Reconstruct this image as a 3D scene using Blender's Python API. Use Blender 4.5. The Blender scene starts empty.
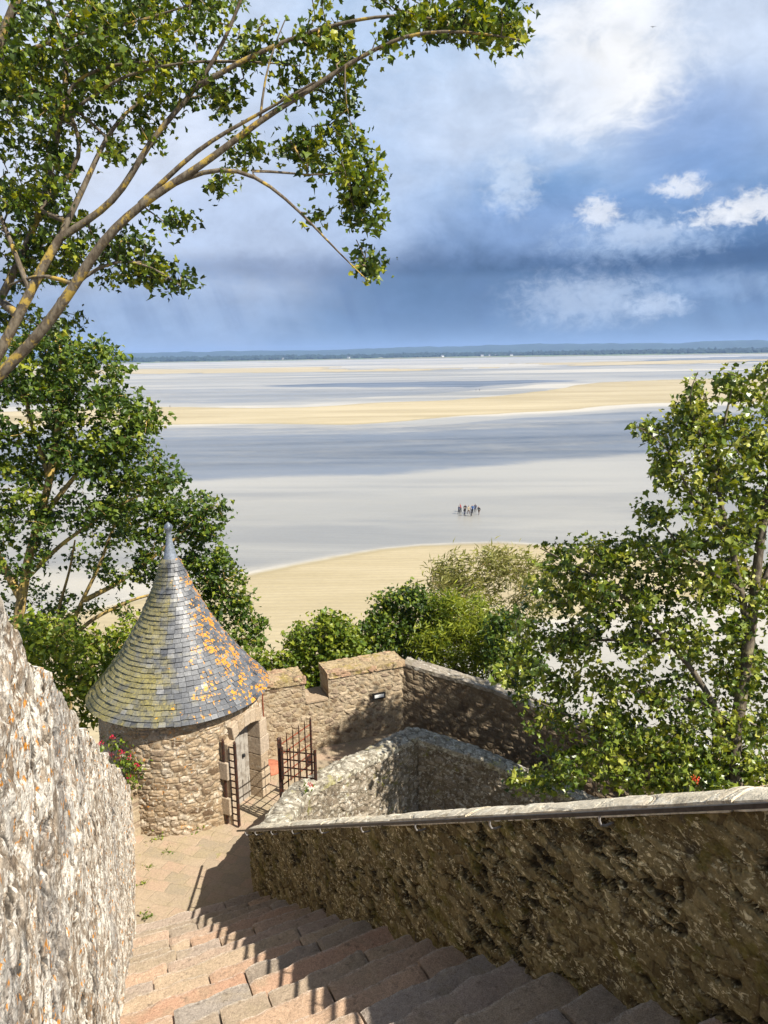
import bpy, math, random
import numpy as np
from mathutils import Matrix, Vector

random.seed(11)
RNG = np.random.default_rng(11)
C = bpy.context.scene.collection
SC = bpy.context.scene
R = math.radians

# ------------------------------------------------------------------ camera model
F = 770.0
PITCH = R(11.67)
ROLL = R(-0.9)
SAND_Z = -36.0
LAND_Z = -8.5
SUN_TO = np.array([0.93, -0.63, 1.24])          # towards the sun
SUN_TO = SUN_TO / np.linalg.norm(SUN_TO)
cr, sr = math.cos(ROLL), math.sin(ROLL)
cp, sp = math.cos(PITCH), math.sin(PITCH)


def ray(px, py):
    u = (px - 384) / F
    v = -(py - 512) / F
    u, v = cr * u - sr * v, sr * u + cr * v
    return np.array([u, cp + v * sp, -sp + v * cp])


def at(px, py, Y):
    """the point at true distance Y (metres, along the view) seen at a pixel of the survey photograph"""
    d = ray(px, py)
    return d * (Y / d[1])


def at_z(px, py, Z):
    d = ray(px, py)
    return d * (Z / d[2])


# ------------------------------------------------------------------ scene helpers
def tag(o, label=None, cat=None, group=None, kind=None):
    if label: o['label'] = label
    if cat: o['category'] = cat
    if group: o['group'] = group
    if kind: o['kind'] = kind
    return o


def empty(name, loc, label, cat, group=None, rz=0.0):
    o = bpy.data.objects.new(name, None)
    C.objects.link(o)
    o.location = loc
    o.rotation_euler = (0, 0, rz)
    o.empty_display_size = 0.2
    return tag(o, label, cat, group)


def link_mesh(name, me, mat, parent=None):
    o = bpy.data.objects.new(name, me)
    C.objects.link(o)
    if mat is not None:
        for m in (mat if isinstance(mat, (list, tuple)) else [mat]):
            me.materials.append(m)
    if parent is not None:
        o.parent = parent
        # meshes are written in world coordinates: take the parent's place away again
        o.matrix_parent_inverse = (Matrix.Translation(parent.location) @ parent.rotation_euler.to_matrix().to_4x4()).inverted()
    return o


def mesh_np(name, verts, faces_flat, loop_tot, attrs=None, smooth=False, mat_idx=None):
    """mesh from numpy arrays; faces_flat: vertex indices, loop_tot: corners per face"""
    me = bpy.data.meshes.new(name)
    verts = np.ascontiguousarray(verts, dtype=np.float32)
    faces_flat = np.ascontiguousarray(faces_flat, dtype=np.int32)
    loop_tot = np.ascontiguousarray(loop_tot, dtype=np.int32)
    me.vertices.add(len(verts))
    me.vertices.foreach_set('co', verts.ravel())
    me.loops.add(len(faces_flat))
    me.loops.foreach_set('vertex_index', faces_flat)
    me.polygons.add(len(loop_tot))
    start = np.concatenate([[0], np.cumsum(loop_tot)[:-1]]).astype(np.int32)
    me.polygons.foreach_set('loop_start', start)
    me.polygons.foreach_set('loop_total', loop_tot)
    me.polygons.foreach_set('use_smooth', np.full(len(loop_tot), smooth, dtype=bool))
    if mat_idx is not None:
        me.polygons.foreach_set('material_index', np.asarray(mat_idx, dtype=np.int32))
    me.update(calc_edges=True)
    me.validate()
    for k, a in (attrs or {}).items():
        at_ = me.attributes.new(k, 'FLOAT', 'POINT')
        at_.data.foreach_set('value', np.ascontiguousarray(a, dtype=np.float32))
    return me


class MB:
    """collects simple shapes (with a tint per vertex) that become ONE mesh"""
    def __init__(self):
        self.v = []; self.f = []; self.t = []; self.n = 0

    def add(self, verts, faces, tint=0.5):
        verts = [tuple(map(float, p)) for p in verts]
        self.v += verts
        self.t += [tint] * len(verts)
        self.f += [[i + self.n for i in f] for f in faces]
        self.n += len(verts)

    def box8(self, p, tint=0.5):
        self.add(p, [(0, 3, 2, 1), (4, 5, 6, 7), (0, 1, 5, 4), (1, 2, 6, 5), (2, 3, 7, 6), (3, 0, 4, 7)], tint)

    def bar(self, a, b, w, h=None, tint=0.5, up=(0, 0, 1)):
        a = Vector(a); b = Vector(b); h = w if h is None else h
        d = (b - a).normalized()
        s = d.cross(Vector(up))
        if s.length < 1e-3: s = d.cross(Vector((1, 0, 0)))
        s.normalize(); u = s.cross(d).normalized()
        s *= w / 2; u *= h / 2
        self.box8([a - s - u, a + s - u, a + s + u, a - s + u, b - s - u, b + s - u, b + s + u, b - s + u], tint)

    def tube(self, pts, rad, n=8, tint=0.5, cap=True):
        pts = [Vector(p) for p in pts]
        rad = rad if isinstance(rad, (list, tuple)) else [rad] * len(pts)
        ref = Vector((0.3, 0.2, 1)).normalized()
        vs = []
        for i, p in enumerate(pts):
            d = (pts[min(i + 1, len(pts) - 1)] - pts[max(i - 1, 0)]).normalized()
            s = d.cross(ref)
            if s.length < 1e-3: s = d.cross(Vector((1, 0, 0)))
            s.normalize(); u = s.cross(d)
            for k in range(n):
                a = 2 * math.pi * k / n
                vs.append(p + (s * math.cos(a) + u * math.sin(a)) * rad[i])
        fs = []
        for i in range(len(pts) - 1):
            for k in range(n):
                k2 = (k + 1) % n
                fs.append((i * n + k, i * n + k2, (i + 1) * n + k2, (i + 1) * n + k))
        if cap:
            fs.append(tuple(range(n - 1, -1, -1)))
            fs.append(tuple((len(pts) - 1) * n + k for k in range(n)))
        self.add(vs, fs, tint)

    def lathe(self, c, prof, n=24, tint=0.5):
        vs = []; fs = []
        for (r, z) in prof:
            for k in range(n):
                a = 2 * math.pi * k / n
                vs.append((c[0] + r * math.cos(a), c[1] + r * math.sin(a), c[2] + z))
        for i in range(len(prof) - 1):
            for k in range(n):
                k2 = (k + 1) % n
                fs.append((i * n + k, i * n + k2, (i + 1) * n + k2, (i + 1) * n + k))
        fs.append(tuple(range(n - 1, -1, -1)))
        fs.append(tuple((len(prof) - 1) * n + k for k in range(n)))
        self.add(vs, fs, tint)

    def build(self, name, mat, parent=None, smooth=False, bevel=0.0, mat_idx=None):
        flat = [i for f in self.f for i in f]
        tot = [len(f) for f in self.f]
        me = mesh_np(name, np.array(self.v), flat, tot, {'tint': self.t}, smooth, mat_idx)
        o = link_mesh(name, me, mat, parent)
        if bevel:
            b = o.modifiers.new('bevel', 'BEVEL'); b.width = bevel; b.segments = 2; b.limit_method = 'ANGLE'
        return o


# ------------------------------------------------------------------ numpy noise
def _h(ix, iy, iz, seed):
    x = (ix.astype(np.int64) * 374761393 + iy.astype(np.int64) * 668265263 + iz.astype(np.int64) * 2147483647 + seed * 974634777) & 0xffffffff
    x = ((x ^ (x >> 13)) * 1274126177) & 0xffffffff
    x = ((x ^ (x >> 16)) * 2246822519) & 0xffffffff
    x = x ^ (x >> 15)
    return (x & 0xffffff) / float(0xffffff)


def vnoise(P, seed=0):
    I = np.floor(P).astype(np.int64); f = P - I
    f = f * f * (3 - 2 * f)
    r = 0
    for dx in (0, 1):
        for dy in (0, 1):
            for dz in (0, 1):
                w = (f[..., 0] if dx else 1 - f[..., 0]) * (f[..., 1] if dy else 1 - f[..., 1]) * (f[..., 2] if dz else 1 - f[..., 2])
                r = r + w * _h(I[..., 0] + dx, I[..., 1] + dy, I[..., 2] + dz, seed)
    return r * 2 - 1


def fbm(P, octv=4, seed=0):
    r = 0; a = 1.0; tot = 0
    for o in range(octv):
        r = r + a * vnoise(P * (2.03 ** o) + 17.3 * o, seed + o); tot += a; a *= 0.5
    return r / tot


def worley(P, seed=0, jit=0.85):
    I = np.floor(P).astype(np.int64)
    f1 = np.full(P.shape[:-1], 9.0); f2 = f1.copy(); idv = np.zeros(P.shape[:-1])
    for dx in (-1, 0, 1):
        for dy in (-1, 0, 1):
            for dz in (-1, 0, 1):
                c = [I[..., 0] + dx, I[..., 1] + dy, I[..., 2] + dz]
                q = [c[k] + 0.5 + jit * (_h(c[0], c[1], c[2], seed + 11 * k + 1) - 0.5) for k in range(3)]
                d = np.sqrt(sum((P[..., k] - q[k]) ** 2 for k in range(3)))
                i_ = _h(c[0], c[1], c[2], seed + 77)
                nf = d < f1
                f2 = np.where(nf, f1, np.minimum(f2, d))
                idv = np.where(nf, i_, idv)
                f1 = np.where(nf, d, f1)
    return f1, f2, idv


def sstep(a, b, x):
    t = np.clip((x - a) / (b - a), 0, 1)
    return t * t * (3 - 2 * t)


# ------------------------------------------------------------------ node helpers
class NT:
    def __init__(self, tree):
        self.t = tree; self.x = 0

    def n(self, typ, **kw):
        nd = self.t.nodes.new(typ)
        self.x += 40
        nd.location = (self.x, 0)
        for k, v in kw.items(): setattr(nd, k, v)
        return nd

    def put(self, sock, val):
        if val is None: return
        if hasattr(val, 'is_linked') or isinstance(val, bpy.types.NodeSocket): self.t.links.new(val, sock)
        elif isinstance(val, (tuple, list)) and len(val) == 3 and sock.type == 'RGBA': sock.default_value = (*val, 1)
        else: sock.default_value = val

    def math(self, op, a, b=None, c=None, clamp=False):
        nd = self.n('ShaderNodeMath', operation=op, use_clamp=clamp)
        self.put(nd.inputs[0], a)
        if b is not None: self.put(nd.inputs[1], b)
        if c is not None: self.put(nd.inputs[2], c)
        return nd.outputs[0]

    def step(self, x, a, b):
        nd = self.n('ShaderNodeMapRange', interpolation_type='SMOOTHSTEP')
        self.put(nd.inputs['Value'], x); nd.inputs['From Min'].default_value = a; nd.inputs['From Max'].default_value = b
        return nd.outputs[0]

    def remap(self, x, a, b, c, d):
        nd = self.n('ShaderNodeMapRange', clamp=True)
        self.put(nd.inputs['Value'], x)
        for k, v in zip(('From Min', 'From Max', 'To Min', 'To Max'), (a, b, c, d)): nd.inputs[k].default_value = v
        return nd.outputs[0]

    def mix(self, fac, a, b, mode='MIX'):
        nd = self.n('ShaderNodeMix', data_type='RGBA', blend_type=mode)
        self.put(nd.inputs[0], fac); self.put(nd.inputs[6], a); self.put(nd.inputs[7], b)
        return nd.outputs[2]

    def noise(self, vec, scale, detail=4, rough=0.55, dist=0.0, out='Fac'):
        nd = self.n('ShaderNodeTexNoise')
        self.put(nd.inputs['Vector'], vec); nd.inputs['Scale'].default_value = scale
        nd.inputs['Detail'].default_value = detail; nd.inputs['Roughness'].default_value = rough
        nd.inputs['Distortion'].default_value = dist
        return nd.outputs[0 if out == 'Fac' else 1]

    def voro(self, vec, scale, feature='F1', out=0, rnd=1.0):
        nd = self.n('ShaderNodeTexVoronoi', feature=feature)
        self.put(nd.inputs['Vector'], vec); nd.inputs['Scale'].default_value = scale
        nd.inputs['Randomness'].default_value = rnd
        return nd.outputs[out]

    def ramp(self, fac, stops, interp='LINEAR'):
        nd = self.n('ShaderNodeValToRGB')
        nd.color_ramp.interpolation = interp
        el = nd.color_ramp.elements
        while len(el) > 1: el.remove(el[0])
        el[0].position = stops[0][0]; el[0].color = (*stops[0][1], 1)
        for p, c in stops[1:]:
            e = el.new(p); e.color = (*c, 1)
        self.put(nd.inputs[0], fac)
        return nd.outputs[0]

    def attr(self, name):
        nd = self.n('ShaderNodeAttribute', attribute_name=name)
        return nd.outputs['Fac']

    def pos(self):
        return self.n('ShaderNodeNewGeometry').outputs['Position']

    def scalev(self, v, s):
        nd = self.n('ShaderNodeVectorMath', operation='MULTIPLY')
        self.put(nd.inputs[0], v); nd.inputs[1].default_value = s
        return nd.outputs[0]

    def bump(self, h, strength=0.5, dist=0.02, nrm=None):
        nd = self.n('ShaderNodeBump')
        nd.inputs['Strength'].default_value = strength; nd.inputs['Distance'].default_value = dist
        self.put(nd.inputs['Height'], h)
        if nrm is not None: self.put(nd.inputs['Normal'], nrm)
        return nd.outputs[0]


def material(name):
    m = bpy.data.materials.new(name)
    m.use_nodes = True
    t = m.node_tree
    t.nodes.clear()
    nt = NT(t)
    out = nt.n('ShaderNodeOutputMaterial')
    return m, nt, out


def principled(nt, out, col, rough=0.8, nrm=None, spec=0.3, metal=0.0):
    b = nt.n('ShaderNodeBsdfPrincipled')
    nt.put(b.inputs['Base Color'], col); nt.put(b.inputs['Roughness'], rough)
    b.inputs['Specular IOR Level'].default_value = spec; b.inputs['Metallic'].default_value = metal
    if nrm is not None: nt.put(b.inputs['Normal'], nrm)
    nt.t.links.new(b.outputs[0], out.inputs['Surface'])
    return b


def mat_stone(name, cols, mortar, lichen=(0.62, 0.60, 0.52), lichen_amt=0.35, lichen_scale=9.0, orange=0.0,
              moss=0.0, moss_col=(0.16, 0.15, 0.03), dark=0.3, grain=1.0, drift=0.2, speck=None, speck_at=0.54, patch=None):
    """rubble: stone tone and joints come with the mesh ('sid', 'edge'); grain, lichen, moss and stains are procedural"""
    m, nt, out = material(name)
    K = 0.80
    cols = [tuple(c * K for c in q) for q in cols]; mortar = tuple(c * K for c in mortar); lichen = tuple(c * K for c in lichen)
    P = nt.pos()
    sid = nt.attr('sid'); edge = nt.attr('edge')
    col = nt.ramp(sid, [(i / (len(cols) - 1), c) for i, c in enumerate(cols)])
    n1 = nt.noise(P, 22, 5, 0.65)
    n2 = nt.noise(P, 75, 4, 0.7)
    n3 = nt.noise(P, 2.3, 4, 0.6)
    g = nt.remap(nt.math('ADD', nt.math('MULTIPLY', n1, 0.6), nt.math('MULTIPLY', n2, 0.4)), 0.3, 0.7, 1 - 0.42 * grain, 1 + 0.42 * grain)
    col = nt.mix(1.0, col, nt.n('ShaderNodeCombineColor').outputs[0], 'MULTIPLY') if False else col
    e2 = nt.step(nt.math('ADD', edge, nt.math('MULTIPLY', nt.math('SUBTRACT', n1, 0.5), 0.5)), 0.42, 0.66)
    col = nt.mix(nt.math('MULTIPLY', e2, 0.8), col, mortar)
    # lichen / limewash blotches
    l1 = nt.noise(P, lichen_scale, 6, 0.68, 0.4)
    l1 = nt.math('ADD', l1, nt.math('MULTIPLY', nt.math('SUBTRACT', n3, 0.5), drift))
    lm = nt.step(l1, 0.62 - 0.2 * lichen_amt, 0.70 - 0.2 * lichen_amt)
    col = nt.mix(nt.math('MULTIPLY', lm, 0.85), col, lichen)
    if speck:
        sk = nt.math('MULTIPLY', nt.step(nt.noise(nt.scalev(P, (0.8, 0.8, 1.3)), 26, 5, 0.7, 0.8), speck_at, speck_at + 0.05), nt.step(nt.noise(P, 4.5, 4, 0.6), 0.36, 0.58))
        col = nt.mix(nt.math('MULTIPLY', sk, 0.8), col, speck)
    dk = nt.step(nt.noise(nt.scalev(P, (1, 1, 0.55)), 5.2, 6, 0.7), 0.56, 0.66)
    col = nt.mix(nt.math('MULTIPLY', dk, dark), col, (0.05, 0.042, 0.033))
    col = nt.mix(nt.math('MULTIPLY', nt.step(nt.attr('pit'), 0.2, 0.7), 0.8), col, (0.022, 0.017, 0.012))
    if patch:
        pk = nt.step(nt.noise(nt.scalev(P, (1, 1, 0.6)), 1.1, 5, 0.6), 0.53, 0.62)
        col = nt.mix(nt.math('MULTIPLY', pk, 0.5), col, nt.mix(nt.step(n1, 0.4, 0.6), patch, tuple(c * 1.9 for c in patch)))
    if moss:
        mm = nt.step(nt.noise(P, 3.4, 5, 0.65), 0.66 - 0.25 * moss, 0.74 - 0.25 * moss)
        col = nt.mix(nt.math('MULTIPLY', mm, 0.7), col, moss_col)
    if orange:
        om = nt.math('MULTIPLY', nt.step(nt.noise(P, 17, 4, 0.6), 0.60, 0.645), nt.step(n3, 0.58 - 0.2 * orange, 0.66 - 0.2 * orange))
        col = nt.mix(nt.math('MULTIPLY', om, 0.9), col, (0.55, 0.22, 0.02))
    gg = nt.n('ShaderNodeHueSaturation'); gg.inputs['Saturation'].default_value = 1.0
    nt.put(gg.inputs['Value'], g); nt.put(gg.inputs['Color'], col)
    h = nt.math('ADD', nt.math('MULTIPLY', n1, 0.7), nt.math('MULTIPLY', n2, 0.35))
    h = nt.math('SUBTRACT', h, nt.math('MULTIPLY', e2, 0.25))
    principled(nt, out, gg.outputs[0], 0.9, nt.bump(h, 0.9, 0.022), 0.15)
    return m


def mat_plain(name, col, rough=0.6, var=0.25, scale=20, metal=0.0, bump=0.2, spec=0.3, col2=None):
    m, nt, out = material(name)
    P = nt.pos()
    n = nt.noise(P, scale, 5, 0.6)
    c2 = col2 if col2 else tuple(max(0, c * (1 - var)) for c in col)
    c = nt.mix(nt.step(n, 0.4, 0.62), col, c2)
    principled(nt, out, c, rough, nt.bump(n, bump, 0.01), spec, metal)
    return m


def mat_leaf(name, stops, trans=0.35, rough=0.45, spec=0.35):
    m, nt, out = material(name)
    t = nt.attr('tint')
    col = nt.ramp(t, stops)
    b = nt.n('ShaderNodeBsdfPrincipled')
    nt.put(b.inputs['Base Color'], col); b.inputs['Roughness'].default_value = rough
    b.inputs['Specular IOR Level'].default_value = spec
    tr = nt.n('ShaderNodeBsdfTranslucent')
    hs = nt.n('ShaderNodeHueSaturation'); hs.inputs['Saturation'].default_value = 1.15; hs.inputs['Value'].default_value = 1.5
    hs.inputs['Hue'].default_value = 0.485
    nt.put(hs.inputs['Color'], col); nt.put(tr.inputs['Color'], hs.outputs[0])
    mx = nt.n('ShaderNodeMixShader'); mx.inputs[0].default_value = trans
    nt.t.links.new(b.outputs[0], mx.inputs[1]); nt.t.links.new(tr.outputs[0], mx.inputs[2])
    nt.t.links.new(mx.outputs[0], out.inputs['Surface'])
    return m


def mat_bark(name, c1, c2, lich, amt=0.5):
    m, nt, out = material(name)
    P = nt.pos()
    n1 = nt.noise(nt.scalev(P, (1, 1, 0.4)), 18, 5, 0.65)
    n2 = nt.noise(P, 5, 5, 0.65)
    c = nt.mix(nt.step(n1, 0.38, 0.62), c1, c2)
    c = nt.mix(nt.step(n2, 0.66 - 0.25 * amt, 0.74 - 0.25 * amt), c, lich)
    principled(nt, out, c, 0.9, nt.bump(n1, 0.6, 0.02), 0.15)
    return m


# ------------------------------------------------------------------ world, sun, camera
EXPOSURE = 1.0
SKYK = 1.0 / (2 ** EXPOSURE)


def lin(r, g, b):
    f = lambda c: (c / 255 / 12.92) if c <= 10 else ((c / 255 + 0.055) / 1.055) ** 2.4
    return (f(r), f(g), f(b))


def build_world():
    w = bpy.data.worlds.new("World")
    SC.world = w
    w.use_nodes = True
    t = w.node_tree
    t.nodes.clear()
    nt = NT(t)
    out = nt.n('ShaderNodeOutputWorld')
    sky = nt.n('ShaderNodeTexSky', sky_type='NISHITA')
    sky.sun_disc = False
    sky.sun_elevation = math.asin(SUN_TO[2])
    sky.sun_rotation = math.atan2(SUN_TO[0], SUN_TO[1])
    bg = nt.n('ShaderNodeBackground'); bg.inputs[1].default_value = 0.05
    t.links.new(sky.outputs[0], bg.inputs[0])
    d = nt.n('ShaderNodeTexCoord').outputs['Generated']
    sx = nt.n('ShaderNodeSeparateXYZ'); t.links.new(d, sx.inputs[0])
    X, Y, Z = sx.outputs
    A = nt.math('MULTIPLY', nt.math('ARCTAN2', X, Y), 57.2958)
    E = nt.math('MULTIPLY', nt.math('ARCSINE', Z), 57.2958)

    def vec(a, e, z=0.0, sa=0.1, se=0.1):
        c = nt.n('ShaderNodeCombineXYZ')
        nt.put(c.inputs[0], nt.math('MULTIPLY', a, sa)); nt.put(c.inputs[1], nt.math('MULTIPLY', e, se)); c.inputs[2].default_value = z
        return c.outputs[0]
    # domain-warped billows
    q1 = nt.math('SUBTRACT', nt.noise(vec(A, E, 1.7, 0.07, 0.11), 1.0, 5, 0.55), 0.5)
    q2 = nt.math('SUBTRACT', nt.noise(vec(A, E, 8.2, 0.07, 0.11), 1.0, 5, 0.55), 0.5)
    Aw = nt.math('ADD', A, nt.math('MULTIPLY', q1, 9.0))
    Ew = nt.math('ADD', E, nt.math('MULTIPLY', q2, 5.0))
    big = nt.noise(vec(Aw, Ew, 3.1, 0.09, 0.16), 1.0, 7, 0.58)
    fine = nt.noise(vec(Aw, Ew, 5.5, 0.30, 0.46), 1.0, 8, 0.62)
    puff = nt.noise(vec(A, E, 9.1, 0.55, 0.75), 1.0, 7, 0.6, 0.3)
    # vertical make-up of the storm sky: rain below, dark base, grey-blue towers, pale top
    Er = nt.math('ADD', E, nt.math('MULTIPLY', nt.math('SUBTRACT', big, 0.5), 5.0))
    Es = nt.math('ADD', E, nt.math('ADD', nt.math('MULTIPLY', q2, 0.9), nt.math('MULTIPLY', A, 0.012)))   # crisper at the base
    k = nt.step(E, 6.6, 10.5)
    Em = nt.math('ADD', nt.math('MULTIPLY', Er, k), nt.math('MULTIPLY', Es, nt.math('SUBTRACT', 1.0, k)))
    col = nt.ramp(nt.math('DIVIDE', Em, 30.0), [
        (0.0, lin(142, 172, 210)), (0.07, lin(124, 156, 196)), (0.135, lin(112, 144, 186)), (0.174, lin(102, 134, 176)),
        (0.190, lin(74, 105, 146)), (0.215, lin(74, 106, 150)), (0.25, lin(94, 130, 178)), (0.31, lin(118, 156, 206)),
        (0.42, lin(142, 179, 224)), (0.58, lin(164, 197, 236)), (0.80, lin(184, 211, 244)), (1.0, lin(205, 224, 248))])
    puff2 = nt.noise(vec(A, E, 4.4, 1.15, 1.5), 1.0, 8, 0.66, 0.4)

    Eb = nt.math('ADD', E, nt.math('ADD', nt.math('MULTIPLY', q2, 3.0), nt.math('MULTIPLY', nt.math('SUBTRACT', fine, 0.5), 2.2)))

    def blob(px, py, rx, ry, soft, noise_, amt, colr, strength=1.0, EE=None, flatb=False):
        nonlocal col
        v = ray(px, py); v = v / np.linalg.norm(v)
        a0 = math.degrees(math.atan2(v[0], v[1])); e0 = math.degrees(math.asin(v[2]))
        kx = 1 / (rx / 13.0); ky = 1 / (ry / 13.0)
        dx = nt.math('MULTIPLY', nt.math('SUBTRACT', A, a0), kx)
        dy = nt.math('MULTIPLY', nt.math('SUBTRACT', E if EE is None else EE, e0), ky)
        r2 = nt.math('ADD', nt.math('MULTIPLY', dx, dx), nt.math('MULTIPLY', dy, dy))
        g = nt.math('EXPONENT', nt.math('MULTIPLY', r2, -0.9))
        val = nt.math('ADD', g, nt.math('MULTIPLY', nt.math('SUBTRACT', noise_, 0.5), amt))
        mk = nt.step(val, 0.5 - soft, 0.5 + soft)
        mk = nt.math('MULTIPLY', mk, nt.step(g, 0.03, 0.3))
        if flatb: mk = nt.math('MULTIPLY', mk, nt.step(dy, -11.0, 2.0))
        col = nt.mix(nt.math('MULTIPLY', mk, strength), col, colr)
    W = lin(246, 249, 255); PW = lin(214, 226, 246)
    blob(110, 130, 210, 170, 0.5, big, 0.7, lin(226, 234, 250), 0.9)
    blob(260, 225, 130, 40, 0.5, fine, 0.9, lin(190, 208, 238), 0.8)
    blob(395, 150, 90, 80, 0.5, big, 1.2, lin(192, 213, 245), 0.8)
    blob(480, 100, 110, 60, 0.5, big, 1.4, PW, 0.75)
    blob(700, 60, 120, 80, 0.5, big, 1.5, PW, 0.8)
    blob(700, 140, 64, 45, 0.45, big, 0.9, lin(120, 158, 214), 0.7)
    blob(540, 230, 90, 26, 0.5, fine, 1.0, lin(150, 178, 222), 0.6)
    blob(604, 62, 66, 48, 0.42, fine, 1.9, lin(252, 253, 255), 0.97)
    blob(560, 90, 40, 30, 0.45, fine, 1.7, PW, 0.5)
    blob(590, 10, 80, 20, 0.5, fine, 1.5, W, 0.85)
    blob(740, 20, 60, 30, 0.5, fine, 1.5, PW, 0.5)
    blob(470, 0, 90, 14, 0.5, fine, 1.5, PW, 0.7)
    blob(512, 182, 22, 24, 0.50, puff2, 2.1, lin(212, 227, 248), 0.75, None, True)
    blob(640, 238, 70, 18, 0.50, puff2, 1.8, lin(168, 194, 230), 0.8, None, True)
    blob(600, 212, 17, 12, 0.42, puff2, 2.2, W, 0.75, None, True)
    blob(636, 234, 36, 10, 0.45, puff2, 2.0, lin(200, 217, 243), 0.65, None, True)
    blob(682, 187, 19, 9, 0.40, puff2, 2.2, W, 0.8, None, True)
    blob(728, 216, 34, 8, 0.40, puff2, 2.0, W, 0.85, None, True)
    blob(754, 206, 26, 11, 0.40, puff2, 2.0, W, 0.9, None, True)
    blob(585, 300, 62, 22, 0.50, puff2, 1.9, lin(196, 214, 240), 0.8, None, True)
    blob(715, 286, 64, 12, 0.50, puff2, 1.8, lin(156, 184, 222), 0.7, None, True)
    blob(660, 306, 24, 9, 0.45, puff2, 2.0, lin(202, 218, 242), 0.75, None, True)
    blob(180, 310, 90, 40, 0.5, fine, 1.0, lin(158, 184, 222), 0.6)
    blob(690, 266, 150, 11, 0.5, fine, 0.9, lin(78, 110, 156), 0.5, Eb)
    blob(290, 268, 170, 13, 0.5, fine, 0.9, lin(92, 121, 166), 0.4, Eb)
    blob(430, 305, 100, 32, 0.5, fine, 0.8, lin(94, 126, 168), 0.6)
    # rain streaks
    streak = nt.noise(vec(nt.math('ADD', A, nt.math('MULTIPLY', E, 0.35)), E, 2.2, 0.55, 0.05), 1.0, 4, 0.55)
    sm = nt.math('MULTIPLY', nt.step(streak, 0.45, 0.75), nt.math('MULTIPLY', nt.step(E, 0.3, 2.5), nt.math('SUBTRACT', 1.0, nt.step(E, 4.2, 6.0))))
    col = nt.mix(nt.math('MULTIPLY', sm, 0.35), col, lin(95, 122, 168))
    # soft brightness texture over all clouds
    tex = nt.remap(nt.math('ADD', nt.math('MULTIPLY', fine, 0.7), nt.math('MULTIPLY', puff, 0.3)), 0.3, 0.7, 0.84, 1.14)
    hv = nt.n('ShaderNodeHueSaturation'); nt.put(hv.inputs['Value'], tex); nt.put(hv.inputs['Color'], col)
    cl = nt.n('ShaderNodeBackground'); cl.inputs[1].default_value = SKYK
    t.links.new(hv.outputs[0], cl.inputs[0])
    # storm clouds fill the lower sky over the bay; high up the blue sky shows
    mk = nt.math('SUBTRACT', 1.0, nt.math('MULTIPLY', nt.step(nt.math('ADD', E, nt.math('MULTIPLY', q1, 10.0)), 26, 40), 0.86))
    mx = nt.n('ShaderNodeMixShader')
    nt.put(mx.inputs[0], mk)
    t.links.new(bg.outputs[0], mx.inputs[1]); t.links.new(cl.outputs[0], mx.inputs[2])
    t.links.new(mx.outputs[0], out.inputs['Surface'])
    w.cycles.sampling_method = 'MANUAL'
    w.cycles.sample_map_resolution = 512


build_world()
ld = bpy.data.lights.new('sun', 'SUN')
ld.energy = 4.8; ld.angle = R(0.5); ld.color = (1.0, 0.94, 0.84)
lo = bpy.data.objects.new('sun', ld); C.objects.link(lo)
lo.rotation_euler = Vector((-SUN_TO).tolist()).to_track_quat('-Z', 'Y').to_euler()
lo.location = (20, -15, 30)

cam = bpy.data.cameras.new('camera')
cam.sensor_fit = 'AUTO'; cam.sensor_width = 36; cam.lens = 36 * F / 1024
cam.clip_start = 0.05; cam.clip_end = 40000
co = bpy.data.objects.new('camera', cam); C.objects.link(co)
up0 = Vector((0, sp, cp)); ex = Vector((1, 0, 0)); fw = Vector((0, cp, -sp))
cx = ex * cr + up0 * sr; cy = ex * -sr + up0 * cr
co.matrix_world = Matrix(((cx.x, cy.x, -fw.x, 0), (cx.y, cy.y, -fw.y, 0), (cx.z, cy.z, -fw.z, 0), (0, 0, 0, 1)))
SC.camera = co
SC.view_settings.view_transform = 'Standard'
SC.view_settings.look = 'None'
SC.view_settings.gamma = 1
SC.view_settings.exposure = EXPOSURE
SC.cycles.max_bounces = 6
SC.cycles.diffuse_bounces = 3
SC.cycles.glossy_bounces = 2
SC.cycles.transmission_bounces = 3
SC.cycles.use_denoising = True

# ------------------------------------------------------------------ materials
M = {}
M['turret'] = mat_stone('turret_stone', [(0.15, 0.10, 0.06), (0.34, 0.245, 0.15), (0.47, 0.355, 0.23), (0.24, 0.17, 0.11), (0.60, 0.51, 0.39)],
                        (0.36, 0.29, 0.20), lichen=(0.62, 0.55, 0.44), lichen_amt=0.35, lichen_scale=11, dark=0.35, orange=0.25)
M['dressed'] = mat_stone('dressed_stone', [(0.40, 0.30, 0.20), (0.50, 0.39, 0.27), (0.46, 0.37, 0.28)],
                         (0.36, 0.29, 0.20), lichen=(0.60, 0.52, 0.40), lichen_amt=0.2, dark=0.25)
M['parapet'] = mat_stone('parapet_stone', [(0.20, 0.14, 0.09), (0.34, 0.25, 0.15), (0.44, 0.34, 0.22), (0.27, 0.20, 0.14), (0.48, 0.38, 0.26)],
                         (0.42, 0.34, 0.23), lichen=(0.58, 0.49, 0.34), lichen_amt=0.2, lichen_scale=10, dark=0.3)
M['cope_tan'] = mat_stone('tan_coping', [(0.36, 0.27, 0.15), (0.46, 0.35, 0.21), (0.42, 0.26, 0.17)], (0.25, 0.19, 0.12),
                          lichen=(0.50, 0.42, 0.24), lichen_amt=0.35, dark=0.65, moss=0.5, moss_col=(0.26, 0.20, 0.06), speck=(0.09, 0.065, 0.035), grain=1.3)
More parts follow.
